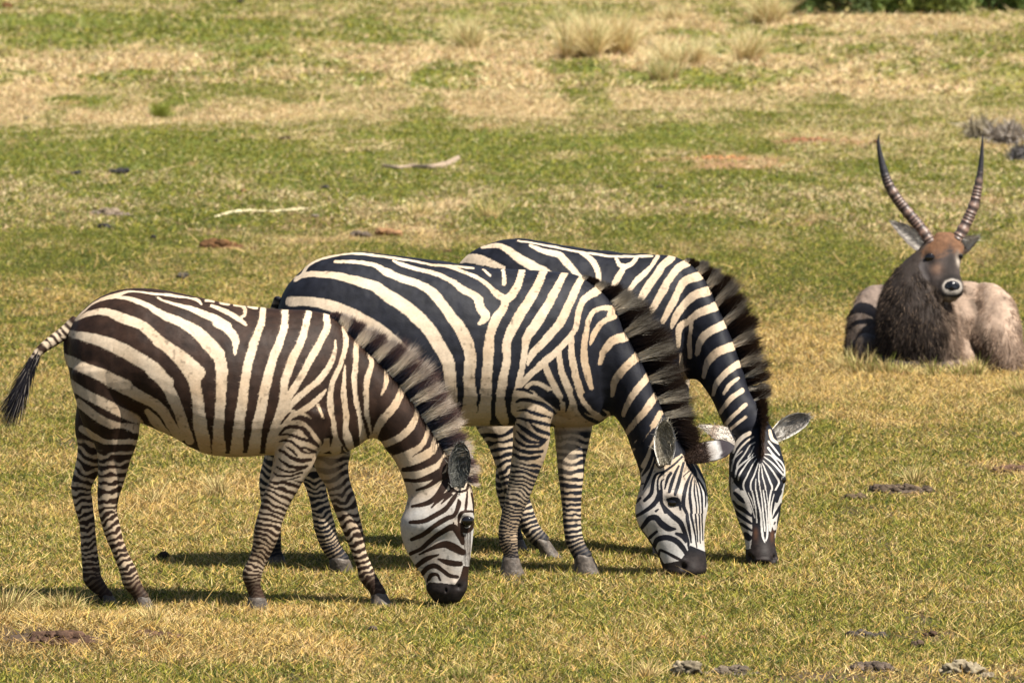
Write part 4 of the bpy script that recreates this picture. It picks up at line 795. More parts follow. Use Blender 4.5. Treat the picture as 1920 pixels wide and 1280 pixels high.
    ('K', 'h3', [(490, 1095), (560, 1085), (660, 1110), (675, 1190), (590, 1215), (520, 1175)]),
    ('k', 'h2', [(297, 600, 20), (305, 690, 24), (360, 760, 32), (430, 820, 36), (462, 880, 30), (490, 960, 20), (492, 1010, 8)], [(482, 765, 20), (486, 800, 24), (500, 880, 20), (512, 965, 12)], [(508, 762, 14), (514, 790, 18), (538, 900, 12), (552, 1000, 8)],
                [(541, 764, 10), (546, 800, 12), (560, 960, 8)], [(566, 764, 9), (569, 800, 11), (578, 970, 7)], [(585, 764, 10), (588, 790, 11), (594, 950, 7)],
                [(165, 862, 25), (210, 800, 32), (260, 790, 38), (300, 830, 42), (350, 866, 42), (402, 870, 12)], [(222, 930, 24), (268, 888, 18)], [(246, 1010, 20), (270, 950, 34), (330, 932, 38), (400, 952, 38), (460, 1012, 32), (482, 1065, 16)],
                [(285, 1060, 10), (290, 1020, 18), (330, 1032, 18), (400, 1070, 22), (450, 1095, 14)], [(262, 745, 18), (280, 732, 10)], [(405, 903, 18), (450, 920, 32), (472, 965, 10)], [(120, 782, 18), (200, 735, 26), (262, 680, 32), (285, 620, 26)]),
    ('K', 'h2', [(320, 1115), (430, 1095), (480, 1040), (505, 985), (560, 1010), (610, 1030), (640, 1180), (560, 1240), (400, 1240), (300, 1200)]),
    ])
build_zebra(mid)

# ================================================================== FAR ZEBRA
D = 26.3
far = dict(D=D, seed=3, hmy=790, neckx=1300, base=(1080, 1040, D), box=(830, 430, 1530, 1110), headfrom=(0, 0), black=(.012, .013, .020), dirt=.4,
    label="zebra farthest back with its striped face straight towards the viewer, ears spread sideways",
    torso=[[(852, 512, 855, 560, .05, D + .1), (866, 488, 866, 690, .14, D + .08), (905, 461, 900, 760, .22, D + .05), (971, 446, 970, 783, .27, D + .02, .1), (1061, 459, 1060, 788, .29, D, .12), (1150, 473, 1150, 780, .28, D - .02, .12), (1215, 477, 1215, 765, .25, D - .04, .1), (1262, 481, 1258, 745, .20, D - .06), (1292, 496, 1285, 715, .14, D - .08)]],
    neck=[(1255, 481, 1250, 720, .17, D - .06), (1291, 492, 1275, 715, .145, D - .09), (1316, 519, 1290, 712, .13, D - .13), (1340, 560, 1303, 712, .12, D - .17), (1362, 608, 1312, 716, .112, D - .22), (1380, 655, 1324, 732, .105, D - .27), (1396, 705, 1339, 758, .10, D - .33), (1410, 742, 1353, 790, .09, D - .38), (1436, 775, 1372, 815, .085, D - .44)],
    head=[(1437, 788, 1378, 802, .085, D - .43), (1452, 812, 1374, 825, .10, D - .45), (1463, 842, 1368, 852, .11, D - .48), (1471, 872, 1367, 880, .115, D - .51), (1472, 900, 1367, 905, .115, D - .54), (1466, 932, 1370, 935, .105, D - .57), (1460, 965, 1379, 966, .09, D - .60), (1455, 995, 1390, 996, .078, D - .63), (1454, 1022, 1396, 1022, .068, D - .66), (1459, 1042, 1397, 1043, .066, D - .68), (1461, 1052, 1400, 1053, .062, D - .69), (1452, 1066, 1409, 1066, .045, D - .70)],
    headn=2.15,
    legs=[dict(S=L4([(925, 690, 55), (935, 780, 48), (945, 830, 32), (955, 880, 24), (968, 925, 21), (980, 955, 18.5), (990, 980, 17), (1003, 1002, 17), (1018, 1017, 17)], D + .0, 26.08), hoof=(1034, 1042), hr=22, gD=26.08, y0=795, per=(.050, .030), seed=2.7, dark0=.88, dark1=.99, curve=.3),
          dict(S=L4([(960, 690, 50), (965, 790, 40), (958, 860, 28), (952, 910, 22), (958, 950, 18), (960, 990, 16), (966, 1012, 16)], D + .16, 26.35), hoof=(972, 1032), hr=20, gD=26.35, y0=795, per=(.050, .030), seed=4.7, dark0=.85, dark1=.95, curve=.3),
          dict(S=L4([(1225, 700, 42), (1222, 770, 34), (1222, 830, 26), (1224, 890, 21), (1228, 930, 19), (1232, 980, 16), (1238, 1015, 16)], D - .2, 26.15), hoof=(1246, 1040), hr=22, gD=26.1, y0=780, per=(.040, .028), seed=6.7, dark0=.85, dark1=.95, curve=.3),
          dict(S=L4([(1255, 700, 40), (1258, 770, 32), (1258, 830, 25), (1262, 890, 20), (1265, 930, 18), (1268, 980, 15), (1272, 1012, 15)], D + .05, 26.3), hoof=(1280, 1032), hr=21, gD=26.3, y0=780, per=(.040, .028), seed=8.7, dark0=.85, dark1=.95, curve=.3)],
    legy=790, ishead=lambda x, y: (x > 1360) & (y > 790),
    tan=lambda x, y: .08 + .35 * sst(1150, 1300, x) * sst(820, 700, y),
    muzzle=lambda x, y: sst(995, 1025, y) * (x > 1360), brown=lambda x, y: np.exp(-((y - 1001) / 12)**2 - ((x - 1417) / 5)**2) + np.exp(-((y - 1003) / 12)**2 - ((x - 1448) / 4.5)**2) + .8 * np.exp(-((x - 1427) / 9)**2 - ((y - 845) / 14)**2),
    eyes=[(1382, 905, D - .585, .019), (1465, 899, D - .585, .019)],
    relief=[(1382, 890, D - .62, .022, .014, 1.5), (1464, 886, D - .62, .022, .014, 1.5), (1378, 908, D - .62, .024, -.008, 1), (1469, 902, D - .62, .024, -.008, 1), (1410, 1048, D - .74, .012, -.012, 1), (1452, 1048, D - .74, .012, -.012, 1), (1428, 1040, D - .74, .03, .006, 1.4), (1388, 960, D - .66, .035, -.012, .7), (1460, 955, D - .66, .035, -.010, .7), (1425, 960, D - .68, .04, .010, .5), (1430, 1057, D - .75, .007, -.010, 5), (1430, 1049, D - .75, .008, .007, 5), (1406, 1043, D - .72, .010, -.016, 1), (1454, 1043, D - .72, .010, -.016, 1)],
    ears=[dict(base=(1392, 830), tip=(1311, 797), hw=15, tilt=1.0, prof=[1.0, 1.05, 1.1, .9, .5, .28, .05], D=D - .47, Dt=D - .52, bowl=-.15, zones=[(0, (.46, .41, .36)), (.5, (.52, .47, .42)), (.68, (.30, .20, .14)), (.8, (.62, .56, .48)), (1, (.45, .40, .34))], hairs=420, hairfront=1, haircol=(.62, .56, .48), arc=.0),
          dict(base=(1446, 822), tip=(1519, 779), hw=18, innerbase=.40, D=D - .47, Dt=D - .50, bowl=.7, inner=(.28, .255, .225), rim=(.72, .68, .62), tilt=.5, outer=(.6, .56, .5), hairs=350, arc=-.04)],
    mane=dict(n=28000, len=.73, thick=.013, clump=120, cdev=.10, dev=.065, fwd=.2, white=(.85, .76, .62), black=(.012, .010, .012), tip=(.045, .024, .012), tipmix=.96, cpow=1.4, wd=.0026, bend=(.02, 0, -.02),
        line=[(1285, 487, D - .08, .5, -.86, 8), (1306, 505, D - .10, .62, -.78, 28), (1322, 528, D - .13, .62, -.78, 56), (1340, 560, D - .16, .68, -.73, 76), (1354, 590, D - .19, .74, -.66, 84), (1368, 622, D - .22, .80, -.60, 84), (1380, 655, D - .26, .85, -.52, 80), (1390, 685, D - .29, .90, -.44, 74), (1399, 715, D - .32, .93, -.36, 66), (1408, 742, D - .36, .92, -.38, 58), (1418, 762, D - .42, .70, -.70, 42), (1424, 782, D - .52, .30, -.20, 32), (1426, 805, D - .56, .10, .50, 30), (1428, 830, D - .58, .02, .9, 28), (1427, 848, D - .60, .0, 1.0, 16)]),
    paint=[
    ('W', 'p', [(830, 785), (1320, 785), (1320, 1110), (830, 1110)]),
    ('w', 'c6', [(15, 172, 40), (100, 160, 56), (180, 190, 46), (252, 215, 18)], [(60, 170, 40), (140, 185, 40)], [(130, 100, 18), (220, 90, 32), (280, 120, 46), (350, 170, 56), (430, 215, 62), (500, 260, 60), (600, 380, 60), (700, 520, 60)],
                [(330, 62, 10), (450, 82, 12), (600, 112, 14), (750, 136, 14), (860, 150, 14), (1000, 150, 16), (1080, 150, 14)], [(398, 88, 18), (470, 120, 32), (560, 142, 42), (600, 182, 46), (645, 235, 40), (720, 340, 40)],
                [(680, 130, 18), (740, 168, 36), (776, 230, 36), (785, 330, 30)], [(878, 160, 18), (900, 198, 26), (920, 212, 30), (882, 280, 42), (848, 365, 26)], [(995, 155, 24), (962, 195, 28), (915, 215, 30)],
                [(1112, 152, 25), (1070, 210, 26), (1010, 270, 38), (960, 330, 28), (925, 385, 20)], [(1190, 158, 46), (1140, 200, 46), (1100, 260, 52), (1050, 330, 52), (1010, 400, 42)],
                [(1290, 183, 48), (1220, 220, 46), (1170, 290, 46), (1130, 360, 52), (1090, 430, 42), (1050, 480, 30)], [(1345, 258, 56), (1262, 290, 52), (1220, 360, 46), (1180, 440, 46), (1140, 515, 30)],
                [(1392, 343, 60), (1312, 370, 52), (1250, 430, 46), (1212, 490, 42), (1190, 545, 20)], [(1442, 428, 56), (1352, 460, 52), (1282, 510, 42), (1232, 550, 42), (1228, 650, 26)], [(1300, 520, 22), (1290, 600, 26), (1292, 710, 28)],
                [(1482, 530, 56), (1402, 570, 52), (1352, 620, 46), (1330, 695, 28)], [(1532, 650, 56), (1452, 680, 52), (1392, 740, 46), (1366, 822, 24)], [(1562, 750, 46), (1492, 800, 42), (1440, 860, 36), (1420, 925, 18)], [(1562, 830, 18), (1510, 870, 26), (1480, 915, 20)],
                [(1582, 898, 30), (1512, 950, 32), (1460, 1022, 24)], [(1602, 978, 25), (1532, 1040, 26), (1488, 1092, 20)], [(1602, 1045, 20), (1545, 1090, 18), (1510, 1120, 16)], [(1240, 700, 20), (1250, 800, 30), (1300, 880, 30)]),
    ('W', 'h4', [(180, 640), (170, 830), (240, 900), (350, 1010), (480, 1300), (190, 1300), (150, 1000), (150, 700)]), ('W', 'h4', [(810, 850), (860, 860), (830, 1000), (820, 1200), (760, 1300), (690, 1300), (700, 1150), (780, 1030)]),
    ('k', 'h4', [(250, 900, 50), (330, 990, 60), (345, 1050, 30)], [(230, 1040, 30), (300, 1100, 52), (352, 1150, 30)], [(210, 1130, 22), (300, 1225, 54), (345, 1290, 40)], [(183, 700, 14), (186, 850, 14), (182, 1000, 18), (186, 1200, 22)], [(800, 920, 60), (790, 980, 50), (770, 1020, 20)], [(800, 1020, 25), (760, 1120, 40), (735, 1170, 12)], [(800, 1170, 25), (770, 1260, 40)]),
    ('w', 'h4', [(525, 690, 10), (480, 820, 18), (432, 930, 22), (442, 1050, 22), (480, 1150, 22), (512, 1290, 24)], [(495, 880, 10), (490, 980, 16), (508, 1100, 18), (542, 1290, 22)], [(540, 700, 10), (530, 860, 18), (545, 980, 16), (565, 1120, 16), (582, 1290, 18)],
                [(555, 700, 10), (580, 860, 16), (610, 980, 16), (620, 1120, 16), (620, 1290, 18)], [(572, 690, 12), (620, 800, 22), (670, 920, 24), (690, 990, 24), (672, 1100, 22), (655, 1290, 22)], [(585, 660, 12), (660, 740, 20), (740, 850, 26), (772, 920, 28), (742, 990, 24), (692, 1090, 22), (672, 1180, 24), (690, 1290, 20)],
                [(590, 610, 12), (680, 680, 20), (770, 770, 26), (825, 835, 20)], [(600, 580, 10), (680, 600, 18), (780, 720, 20), (825, 780, 16)], [(640, 505, 28), (720, 610, 28), (800, 680, 24), (842, 760, 22), (835, 850, 34)], [(650, 430, 30), (720, 520, 26), (775, 595, 16)],
                [(505, 635, 8), (440, 740, 18), (390, 840, 20), (350, 920, 24), (352, 1000, 22), (400, 1090, 16), (460, 1200, 16), (482, 1290, 16)], [(492, 600, 10), (420, 650, 16), (340, 760, 22), (292, 840, 24), (285, 892, 18)], [(470, 570, 12), (430, 615, 14), (300, 725, 26), (262, 780, 26), (246, 855, 20)],
                [(482, 440, 18), (420, 480, 18), (360, 580, 20), (282, 690, 26), (270, 755, 22)], [(470, 490, 14), (440, 560, 16), (400, 620, 12)], [(462, 375, 22), (372, 440, 28), (270, 560, 24), (222, 680, 24), (200, 785, 20)], [(330, 545, 14), (250, 620, 16), (210, 660, 14)], [(420, 330, 60), (330, 380, 60), (250, 480, 50), (220, 560, 30)], [(660, 300, 50), (690, 400, 50), (760, 450, 40)]),
    ('W', 'h5', [(215, -10), (440, -10), (540, 300), (565, 500), (545, 870), (455, 870), (385, 480), (270, 400)]),
    ('k', 'h5', [(232, 0, 16), (240, 200, 18)], [(300, 30, 44), (380, 110, 64), (440, 172, 34)], [(280, 150, 30), (340, 230, 52), (440, 290, 62), (540, 370, 36)], [(300, 300, 50), (370, 362, 52), (470, 432, 52), (545, 485, 32)], [(310, 400, 50), (362, 445, 26)], [(395, 490, 40), (470, 540, 44), (552, 592, 28)], [(460, 660, 90), (510, 700, 90)]),
    ('K', 'h5', [(450, -10), (980, -10), (960, 150), (900, 300), (870, 470), (870, 640), (560, 640), (560, 300)]),
    ('W', 'h5', [(905, 170), (1020, 30), (1030, 120), (960, 320), (930, 460), (950, 660), (950, 870), (905, 800), (895, 600), (860, 520), (860, 400)]),
    ('w', 'h5', [(455, 0, 20), (520, 150, 22), (562, 260, 18), (600, 400, 14)], [(500, 20, 12), (560, 150, 12), (590, 260, 10)], [(560, 0, 26), (600, 180, 24), (622, 300, 22), (632, 470, 24)], [(620, -10, 26), (650, 150, 30), (690, 330, 34), (702, 520, 38), (720, 680, 38), (752, 775, 16)], [(690, -10, 20), (712, 150, 22), (730, 350, 28), (752, 600, 28)],
                [(730, -10, 22), (760, 200, 24), (780, 400, 28), (792, 650, 34), (765, 745, 24)], [(775, -10, 12), (800, 200, 12), (812, 400, 14)], [(850, -10, 30), (822, 150, 28), (812, 350, 30), (822, 590, 26)], [(892, 50, 16), (852, 200, 22), (842, 350, 36), (850, 480, 42), (842, 605, 14)]),
    ('k', 'h5', [(985, 20, 30), (930, 155, 44)], [(1000, 190, 26), (930, 325, 44), (878, 405, 24)], [(905, 470, 24), (890, 500, 16)], [(905, 600, 40), (898, 620, 30)], [(640, 560, 14), (690, 700, 16)]),
    ('K', 'h5', [(565, 540), (610, 520), (650, 600), (710, 720), (760, 790), (810, 710), (840, 620), (875, 550), (900, 660), (915, 820), (1000, 950), (970, 1160), (700, 1260), (500, 1160), (440, 980), (470, 880), (540, 860), (560, 700)]),
    ])
build_zebra(far)
# ================================================================== WATERBUCK
def blob(x, y, rx, ry, D, dep, n=26):
    u = uvs(n, 32); p = W(x + u[..., 0] * rx, y - u[..., 2] * ry, D + 0 * u[..., 0]); p[..., 1] = D + u[..., 1] * dep
    return tube(p, cap=False)
def build_antelope():
    D = 39.0
    parts = [path_tube([(1726, 668, 74, D - .35), (1722, 628, 74, D - .36), (1718, 590, 70, D - .34), (1720, 550, 62, D - .30), (1730, 515, 46, D - .27), (1744, 488, 32, D - .25), (1758, 468, 28, D - .24)], flat=.9, m=30),
             blob(1745, 630, 105, 86, D + .35, .75), blob(1795, 628, 62, 74, D - .02, .28), blob(1812, 606, 66, 79, D + .16, .30),
             path_tube([(1820, 562, 34, D + .10), (1848, 578, 50, D - .10), (1870, 622, 46, D - .26), (1887, 665, 33, D - .34), (1893, 690, 24, D - .36)], flat=.9, m=26),
             path_tube([(1668, 552, 26, D + .25), (1645, 575, 42, D + .15), (1634, 620, 44, D + .0), (1630, 660, 40, D - .1), (1628, 690, 30, D - .1)], flat=.9, m=26),
             path_tube([(1640, 640, 30, D - .25), (1630, 676, 20, D - .35), (1680, 688, 15, D - .55), (1720, 690, 13, D - .6)]), path_tube([(1790, 650, 32, D - .25), (1810, 682, 20, D - .35), (1770, 692, 14, D - .55), (1735, 694, 12, D - .6)]),
             ab_tube([(1796, 443, 1752, 441, .05, D - .24), (1806, 455, 1742, 454, .068, D - .26), (1808, 468, 1733, 470, .075, D - .28), (1804, 482, 1726, 486, .078, D - .31), (1800, 496, 1725, 502, .074, D - .34), (1800, 510, 1732, 520, .066, D - .37), (1803, 524, 1744, 536, .057, D - .41), (1808, 537, 1757, 550, .050, D - .45), (1806, 548, 1766, 560, .044, D - .46), (1797, 558, 1775, 565, .030, D - .46)], m=30)]
    V, T, Q, E = remeshed(parts, .0085, 14)
    N = vnormals(V, Q)
    for (x, y, DD, R, amp) in [(1743, 482, D - .385, .03, -.010), (1800, 482, D - .37, .025, -.008), (1742, 470, D - .38, .025, .008), (1798, 470, D - .37, .022, .008), (1772, 505, D - .42, .05, .008), (1785, 537, D - .5, .04, .004), (1776, 537, D - .51, .008, -.006), (1795, 537, D - .51, .008, -.006)]:
        c = W(x, y, DD); V = V + N * (amp * np.exp(-(((V - c) / R)**2).sum(1)))[:, None]
    V = V + N * ((fbm(V[:, 0] * 14, V[:, 1] * 14, V[:, 2] * 9, 3, 21) - .5) * .022 * (V[:, 2] < W(1750, 520, D)[2]))[:, None]
    N = vnormals(V, Q); px, py = PR(V)
    n1 = fbm(V[:, 0] * 25, V[:, 1] * 25, V[:, 2] * 8, 3, 31)[:, None]
    dark = np.array([.040, .030, .025]); mid_ = np.array([.14, .11, .09]); pale = np.array([.29, .21, .155])
    rr = sst(1745, 1800, px + (n1[:, 0] - .5) * 60 + (py - 600) * -.12)[:, None]  # truly darker neck fur, plus shadowed left and sunlit right painted in
    c = dark * (1 - rr) + pale * rr
    hip = (px > 1838).astype(float)[:, None] * .0 + sst(1800, 1850, px)[:, None] * .25; c = c * (1 + hip)  # haunch painted paler again, part of the sunlit side
    crease_shade = np.exp(-((px - (1822 + (py - 560) * .30)) / 9)**2)[:, None] * (py > 560)[:, None] * (py < 670)[:, None]; c = c * (1 - .55 * crease_shade)  # shade of the fold beside the haunch, painted into the coat
    lft = (sst(1668, 1640, px) * sst(605, 560, py))[:, None]; c = c * (1 - lft) + np.array([.20, .15, .12]) * lft  # pale brown hump top, with the light on it painted in
    side = (np.exp(-((px - 1618) / 22)**2 - ((py - 625) / 30)**2))[:, None]; c = c * (1 - side * .5) + mid_ * 1.5 * side * .5
    c = c * (.55 + .9 * n1)
    nw = (fbm(V[:, 0] * 45, V[:, 1] * 45, V[:, 2] * 45, 2, 61) - .5)
    hcx = np.interp(py, [443, 470, 500, 520, 537, 560], [1774, 1770, 1763, 1767, 1781, 1786]); hw_ = np.interp(py, [443, 470, 500, 520, 537, 560], [26, 39, 40, 36, 27, 16])
    km = sst(1.10, .92, np.abs(px - hcx) / hw_ + nw * .25) * sst(574, 562, py + nw * 12) * (V[:, 1] < D - .20); hd = km > .5
    k = km[:, None]; pyn = py + nw * 26
    face = np.array([.060, .046, .041]) + 0 * c
    rust = (sst(492, 466, pyn + np.exp(-((px - 1781) / 9)**2) * 14))[:, None]; face = face * (1 - rust) + np.array([.16, .080, .042]) * (.6 + .8 * fbm(V[:, 0] * 50, V[:, 1] * 50, V[:, 2] * 50, 2, 71)[:, None]) * rust
    lc = sst(1752, 1732, px)[:, None] * sst(478, 495, py)[:, None]; face = face * (1 - lc * .5) + np.array([.11, .10, .10]) * lc * .5
    nb = (np.exp(-((px - np.interp(py, [450, 538], [1777, 1786])) / 11)**2) * sst(470, 492, pyn))[:, None]; face = face * (1 - .5 * nb)  # dark nose bridge, deepened in colour to strengthen the head's shading
    tanr = np.exp(-((px - 1755) / 10)**2 - ((py - 503) / 10)**2)[:, None]; face = face * (1 - .6 * tanr) + np.array([.34, .20, .13]) * .6 * tanr
    br = (np.exp(-((px - (1797 + (py - 485) * .1)) / 4)**2 - ((py - 487) / 11)**2))[:, None]; face = face * (1 - br) + np.array([.65, .55, .45]) * br
    rx = np.hypot((px - 1785.5) / 17.8, (py - 538) / 14.8); ring = (sst(1.14, .96, rx + nw * .15) * sst(556, 545, py))[:, None]; face = face * (1 - ring) + np.array([.34, .30, .26]) * ring
    for ex, ey, er in ((1743.5, 485, 12.5), (1800.5, 484, 7)):
        kk = np.exp(-(((px - ex) / er)**2 + ((py - ey + (px - ex) * -.5) / (er * 1.2))**2)**1.5)[:, None]; face = face * (1 - .85 * kk)  # dark lids together with the shade by the eyes, painted into the face
    dn = np.exp(-((rx - 1.35) / .35)**2)[:, None] * (1 - ring); face = face * (1 - .55 * dn)  # shading around the nose painted darker
    chin = (sst(554, 560, py) * (px > 1760))[:, None]; face = face * (1 - chin) + np.array([.20, .15, .10]) * chin
    mouth = np.exp(-((py - (556 + np.abs(px - 1786) * -.25)) / 2)**2)[:, None] * (np.abs(px - 1786) < 14)[:, None]; face = face * (1 - .85 * mouth)
    c = c * (1 - k) + face * (.7 + .6 * n1) * k
    root = empty("waterbuck", tuple(W(1745, 690, 38.9)), "shaggy grey brown antelope lying on the grass with tall ringed horns, facing the viewer", "antelope")
    adopt(mesh("body", V, T, Q, c, M_wool), root)
    # wet nose pad
    nv, nt_, nq = blob(1785.5, 537, 14.8, 11.0, D - .480, .034)
    nn = nv.copy(); qx, qy = PR(nv); nv[:, 1] += .012 * np.exp(-((np.abs(qx - 1785.5) - 7) / 3)**2 - ((qy - 536) / 5)**2)
    adopt(mesh("nose", nv, nt_, nq, None, M_nose), root)
    add_eye(root, W(1743.5, 483, D - .365), .029, .6); add_eye(root, W(1801, 481, D - .345), .016, .6)
    add_ear(root, dict(base=(1729, 466), tip=(1667, 414), hw=15, D=D - .27, Dt=D - .29, bowl=.35, inner=(.50, .45, .40), rim=(.05, .035, .03), outer=(.36, .18, .09), tipcol=(.03, .02, .02), haircol=(.7, .65, .6), hairs=260, prof=[.6, .85, 1, .85, .5, .25, .05], arc=.06))
    add_ear(root, dict(base=(1802, 470), tip=(1836, 444), hw=13, tilt=-.4, D=D - .27, Dt=D - .30, bowl=.25, inner=(.78, .74, .68), rim=(.40, .22, .12), outer=(.36, .18, .09), haircol=(.8, .75, .7), hairs=260, prof=[.7, .95, 1.1, .95, .6, .3, .05], arc=-.1))
    for S in ([(1745, 456, 11.5, D - .26), (1723, 424, 10.8, D - .22), (1700, 396, 10.4, D - .18), (1676.5, 364.5, 9.8, D - .15), (1661, 333, 8.4, D - .13), (1651, 294, 5.4, D - .12), (1647, 268, 3.2, D - .12), (1648.5, 251, .7, D - .12)],
              [(1795, 450, 11.5, D - .26), (1811, 420, 10.4, D - .22), (1825, 388, 10.0, D - .18), (1832.5, 357, 8.6, D - .15), (1838, 322, 5.8, D - .13), (1841, 286, 3.8, D - .12), (1842.5, 252, .7, D - .12)]):
        seg = 26; P = crom(np.array(S), seg)
        L = np.concatenate([[0], np.cumsum(np.hypot(*np.diff(P[:, :2], axis=0).T))]); t = L / L[-1]
        sp = L / 9.6 + .5 * np.sin(L * .13); saw = (1 - (sp % 1)) ; ridge = (np.exp(-(((sp % 1) - .5) / .22)**2)) * sst(.80, .62, t)
        P[:, 2] *= 1 + .12 * ridge - .04
        v, tt, q = path_tube(P, m=18, seg=1, flat=.95)
        cxy, r_, LL = leg_axis(P, 1); dd = np.linalg.norm(v[:, None] - cxy[None], axis=2).argmin(1)
        a = ridge[dd][:, None]; tb = t[dd][:, None]; lowc = np.array([.06, .04, .035]) * (1 - a) + np.array([.24, .15, .11]) * a * (.5 + .9 * fbm(v[:, 0] * 60, v[:, 1] * 60, v[:, 2] * 60, 2, 4)[:, None])
        cc = lowc * (1 - sst(.5, .72, tb)) + np.array([.035, .032, .035]) * sst(.5, .72, tb)
        adopt(mesh("horn", v, tt, q, cc, M_horn), root)
    # shaggy coat
    n = 90000; pick = rng.integers(0, len(V), n); ok = (N[pick, 1] < .45) & ~((rx[pick] < 1.15) & hd[pick]) & (~hd[pick] | (rng.random(n) < .8)); pick = pick[ok]; n = len(pick)
    q = V[pick]; nn = N[pick]; down = np.stack([.25 * nn[:, 0], 0 * q[:, 0] - .15, -np.ones(n)], -1)
    ck = noise(q[:, 0] * 28, q[:, 1] * 28, q[:, 2] * 14, 77)
    d = down + nn * (.35 + .3 * ck[:, None]) + rng.normal(0, .16, (n, 3)) + (np.stack([noise(q[:, 0] * 20, q[:, 2] * 12, 3.3, k) for k in (1, 2, 3)], -1) - .5) * .8
    neck = sst(1800, 1750, PR(q)[0]) * sst(480, 520, PR(q)[1]); ln = .024 + .022 * neck * rng.random(n) + .022 * rng.random(n)
    ln = np.where(hd[pick], .007, ln); d = np.where(hd[pick][:, None], down * .7 + nn * .12 + rng.normal(0, .2, (n, 3)), d)
    cc = c[pick] * (.6 + .75 * rng.random((n, 1))); lt = (rng.random(n) < .12 * neck) & ~hd[pick]; cc[lt] = np.array([.24, .17, .12]) * (.6 + .6 * rng.random((lt.sum(), 1)))
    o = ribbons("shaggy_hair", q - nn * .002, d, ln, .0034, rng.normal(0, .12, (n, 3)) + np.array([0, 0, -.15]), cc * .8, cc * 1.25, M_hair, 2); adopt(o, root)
build_antelope()

# ================================================================== small things lying in the meadow
def lump(c, r, seed, sq=.7, n=18, m=26, rough=.35):
    u = uvs(n, m); f = 1 + (fbm(u[..., 0] * 2.6 + seed, u[..., 1] * 2.6, u[..., 2] * 2.6, 4, int(seed * 13) % 97) - .5) * 2 * rough
    p = c + u * (f * r)[..., None] * np.array([1, 1, sq]); return tube(p, cap=False)
def pile(name, px, py, wpx, hpx, n, colr, label, cat, group, sd, rsc=.5, rough=.4):
    g = G(px, py)[0]; s = g[1] / F; wx = wpx * s; h = hpx * s; parts = []; cols = []
    r_ = np.random.default_rng(sd)
    if n >= 20:      # low spread of broken soil that carries the clods
        q_ = lump(np.zeros(3), 1.0, sd, 1.0, 26, 40, .3); v_ = q_[0] * np.array([wx * 1.12, wx * .62, h * .30]); v_[:, :2] += g[:2]
        v_[:, 2] += gz(v_[:, 0], v_[:, 1]) + (fbm(v_[:, 0] * 30, v_[:, 1] * 30, 0, 3, sd) - .5) * h * .5; parts.append((v_, q_[1], q_[2])); cols.append(np.tile(np.array(colr) * np.array([1, .95, .8]), (len(v_), 1)))
    for i in range(n):
        big = n >= 20; x = r_.normal(0, .48 if big else .38); y = r_.normal(0, .45 if big else .30); x, y = (min(max(x, -.85), .85), min(max(y, -.65), .65)) if big else (x, y); hh = max(0, 1 - x * x * 1.7 - y * y)
        R = h * rsc * (r_.uniform(.25, 1.05) if big else r_.uniform(.6, 1.15))
        c = np.array([g[0] + x * wx, g[1] + y * wx * .6, 0]); c[2] = gz(c[0], c[1]) + R * .4 + h * .45 * hh * r_.random()
        p = lump(c, R * r_.uniform(.9, 1.4), sd + i * 1.7, .75, rough=rough); parts.append(p); k = r_.uniform(.65, 1.35); cols.append(np.tile(np.array(colr) * k * np.array([1.05, .98, .74]), (len(p[0]), 1)))
    v, t, q = merge(parts); o = mesh(name, v, t, q, np.concatenate(cols), M_dung)
    return tag(o, label, cat, group)
DK = (.030, .030, .040); BR = (.13, .070, .038); GY = (.11, .10, .10)
GD = "old dung heaps on the meadow"
pile("dung_heap", 147, 327, 11, 10, 5, DK, "small round black dung lump, leftmost on the grass above the front zebra", "dung", GD, 1)
pile("dung_heap", 228, 326, 26, 12, 12, DK, "wide black dung heap with scattered pieces beside the leftmost small lump", "dung", GD, 2)
pile("dung_heap", 268, 324, 14, 6, 6, (.06, .045, .04), "flat dark crumbs of dung trailing right of the wide black heap", "dung", GD, 3)
pile("dung_heap", 196, 429, 24, 10, 12, DK, "blue black dung heap just below the grey earthy mound", "dung", GD, 4)
pile("dung_heap", 345, 523, 13, 12, 5, GY, "single round grey dung lump above the back of the front zebra", "dung", GD, 5, .6)
pile("dung_heap", 412, 465, 42, 22, 36, BR, "large reddish brown crumbly dung heap left of the middle zebra's rump", "dung", GD, 6, .42)
pile("dung_heap", 842, 473, 24, 6, 9, (.10, .06, .04), "thin brown dung patch right behind the backs of the two rear zebras", "dung", GD, 7)
pile("dung_heap", 536, 262, 12, 9, 4, (.06, .04, .035), "small brown dung lump at the edge of the far straw band", "dung", GD, 8)
pile("dung_heap", 405, 266, 12, 5, 5, DK, "flat dark dung crumbs left of centre near the far straw band", "dung", GD, 9)
pile("dung_heap", 1237, 354, 10, 7, 4, (.05, .045, .045), "small dark lump alone on green grass left of the antelope horns", "dung", GD, 10)
pile("dung_heap", 306, 1047, 8, 15, 5, (.035, .025, .022), "dark upright clod on grass between the legs of the front zebra", "dung", GD, 11, .5)
pile("dung_heap", 702, 1184, 9, 11, 3, (.075, .06, .06), "small dark round pellet in the foreground below the front zebra's hoof", "dung", GD, 12, .7)
pile("dung_heap", 1622, 1193, 38, 14, 22, (.06, .052, .058), "broad grey black dung heap in the right foreground", "dung", GD, 13, .6)
pile("dung_heap", 1746, 1192, 12, 9, 4, (.07, .045, .04), "little brown dung lump right of the broad foreground heap", "dung", GD, 14, .7)
pile("dung_heap", 1722, 1213, 10, 13, 4, (.07, .05, .045), "pointed brown dung lump just below the broad foreground heap", "dung", GD, 15, .6)
pile("dung_heap", 1540, 1031, 8, 7, 3, (.04, .03, .03), "tiny black dung lump right of the far zebra's muzzle", "dung", GD, 16, .7)
pile("dung_heap", 1369, 1013, 6, 5, 2, (.04, .03, .03), "tiny black pellet between the two rear zebras' heads", "dung", GD, 17, .8)
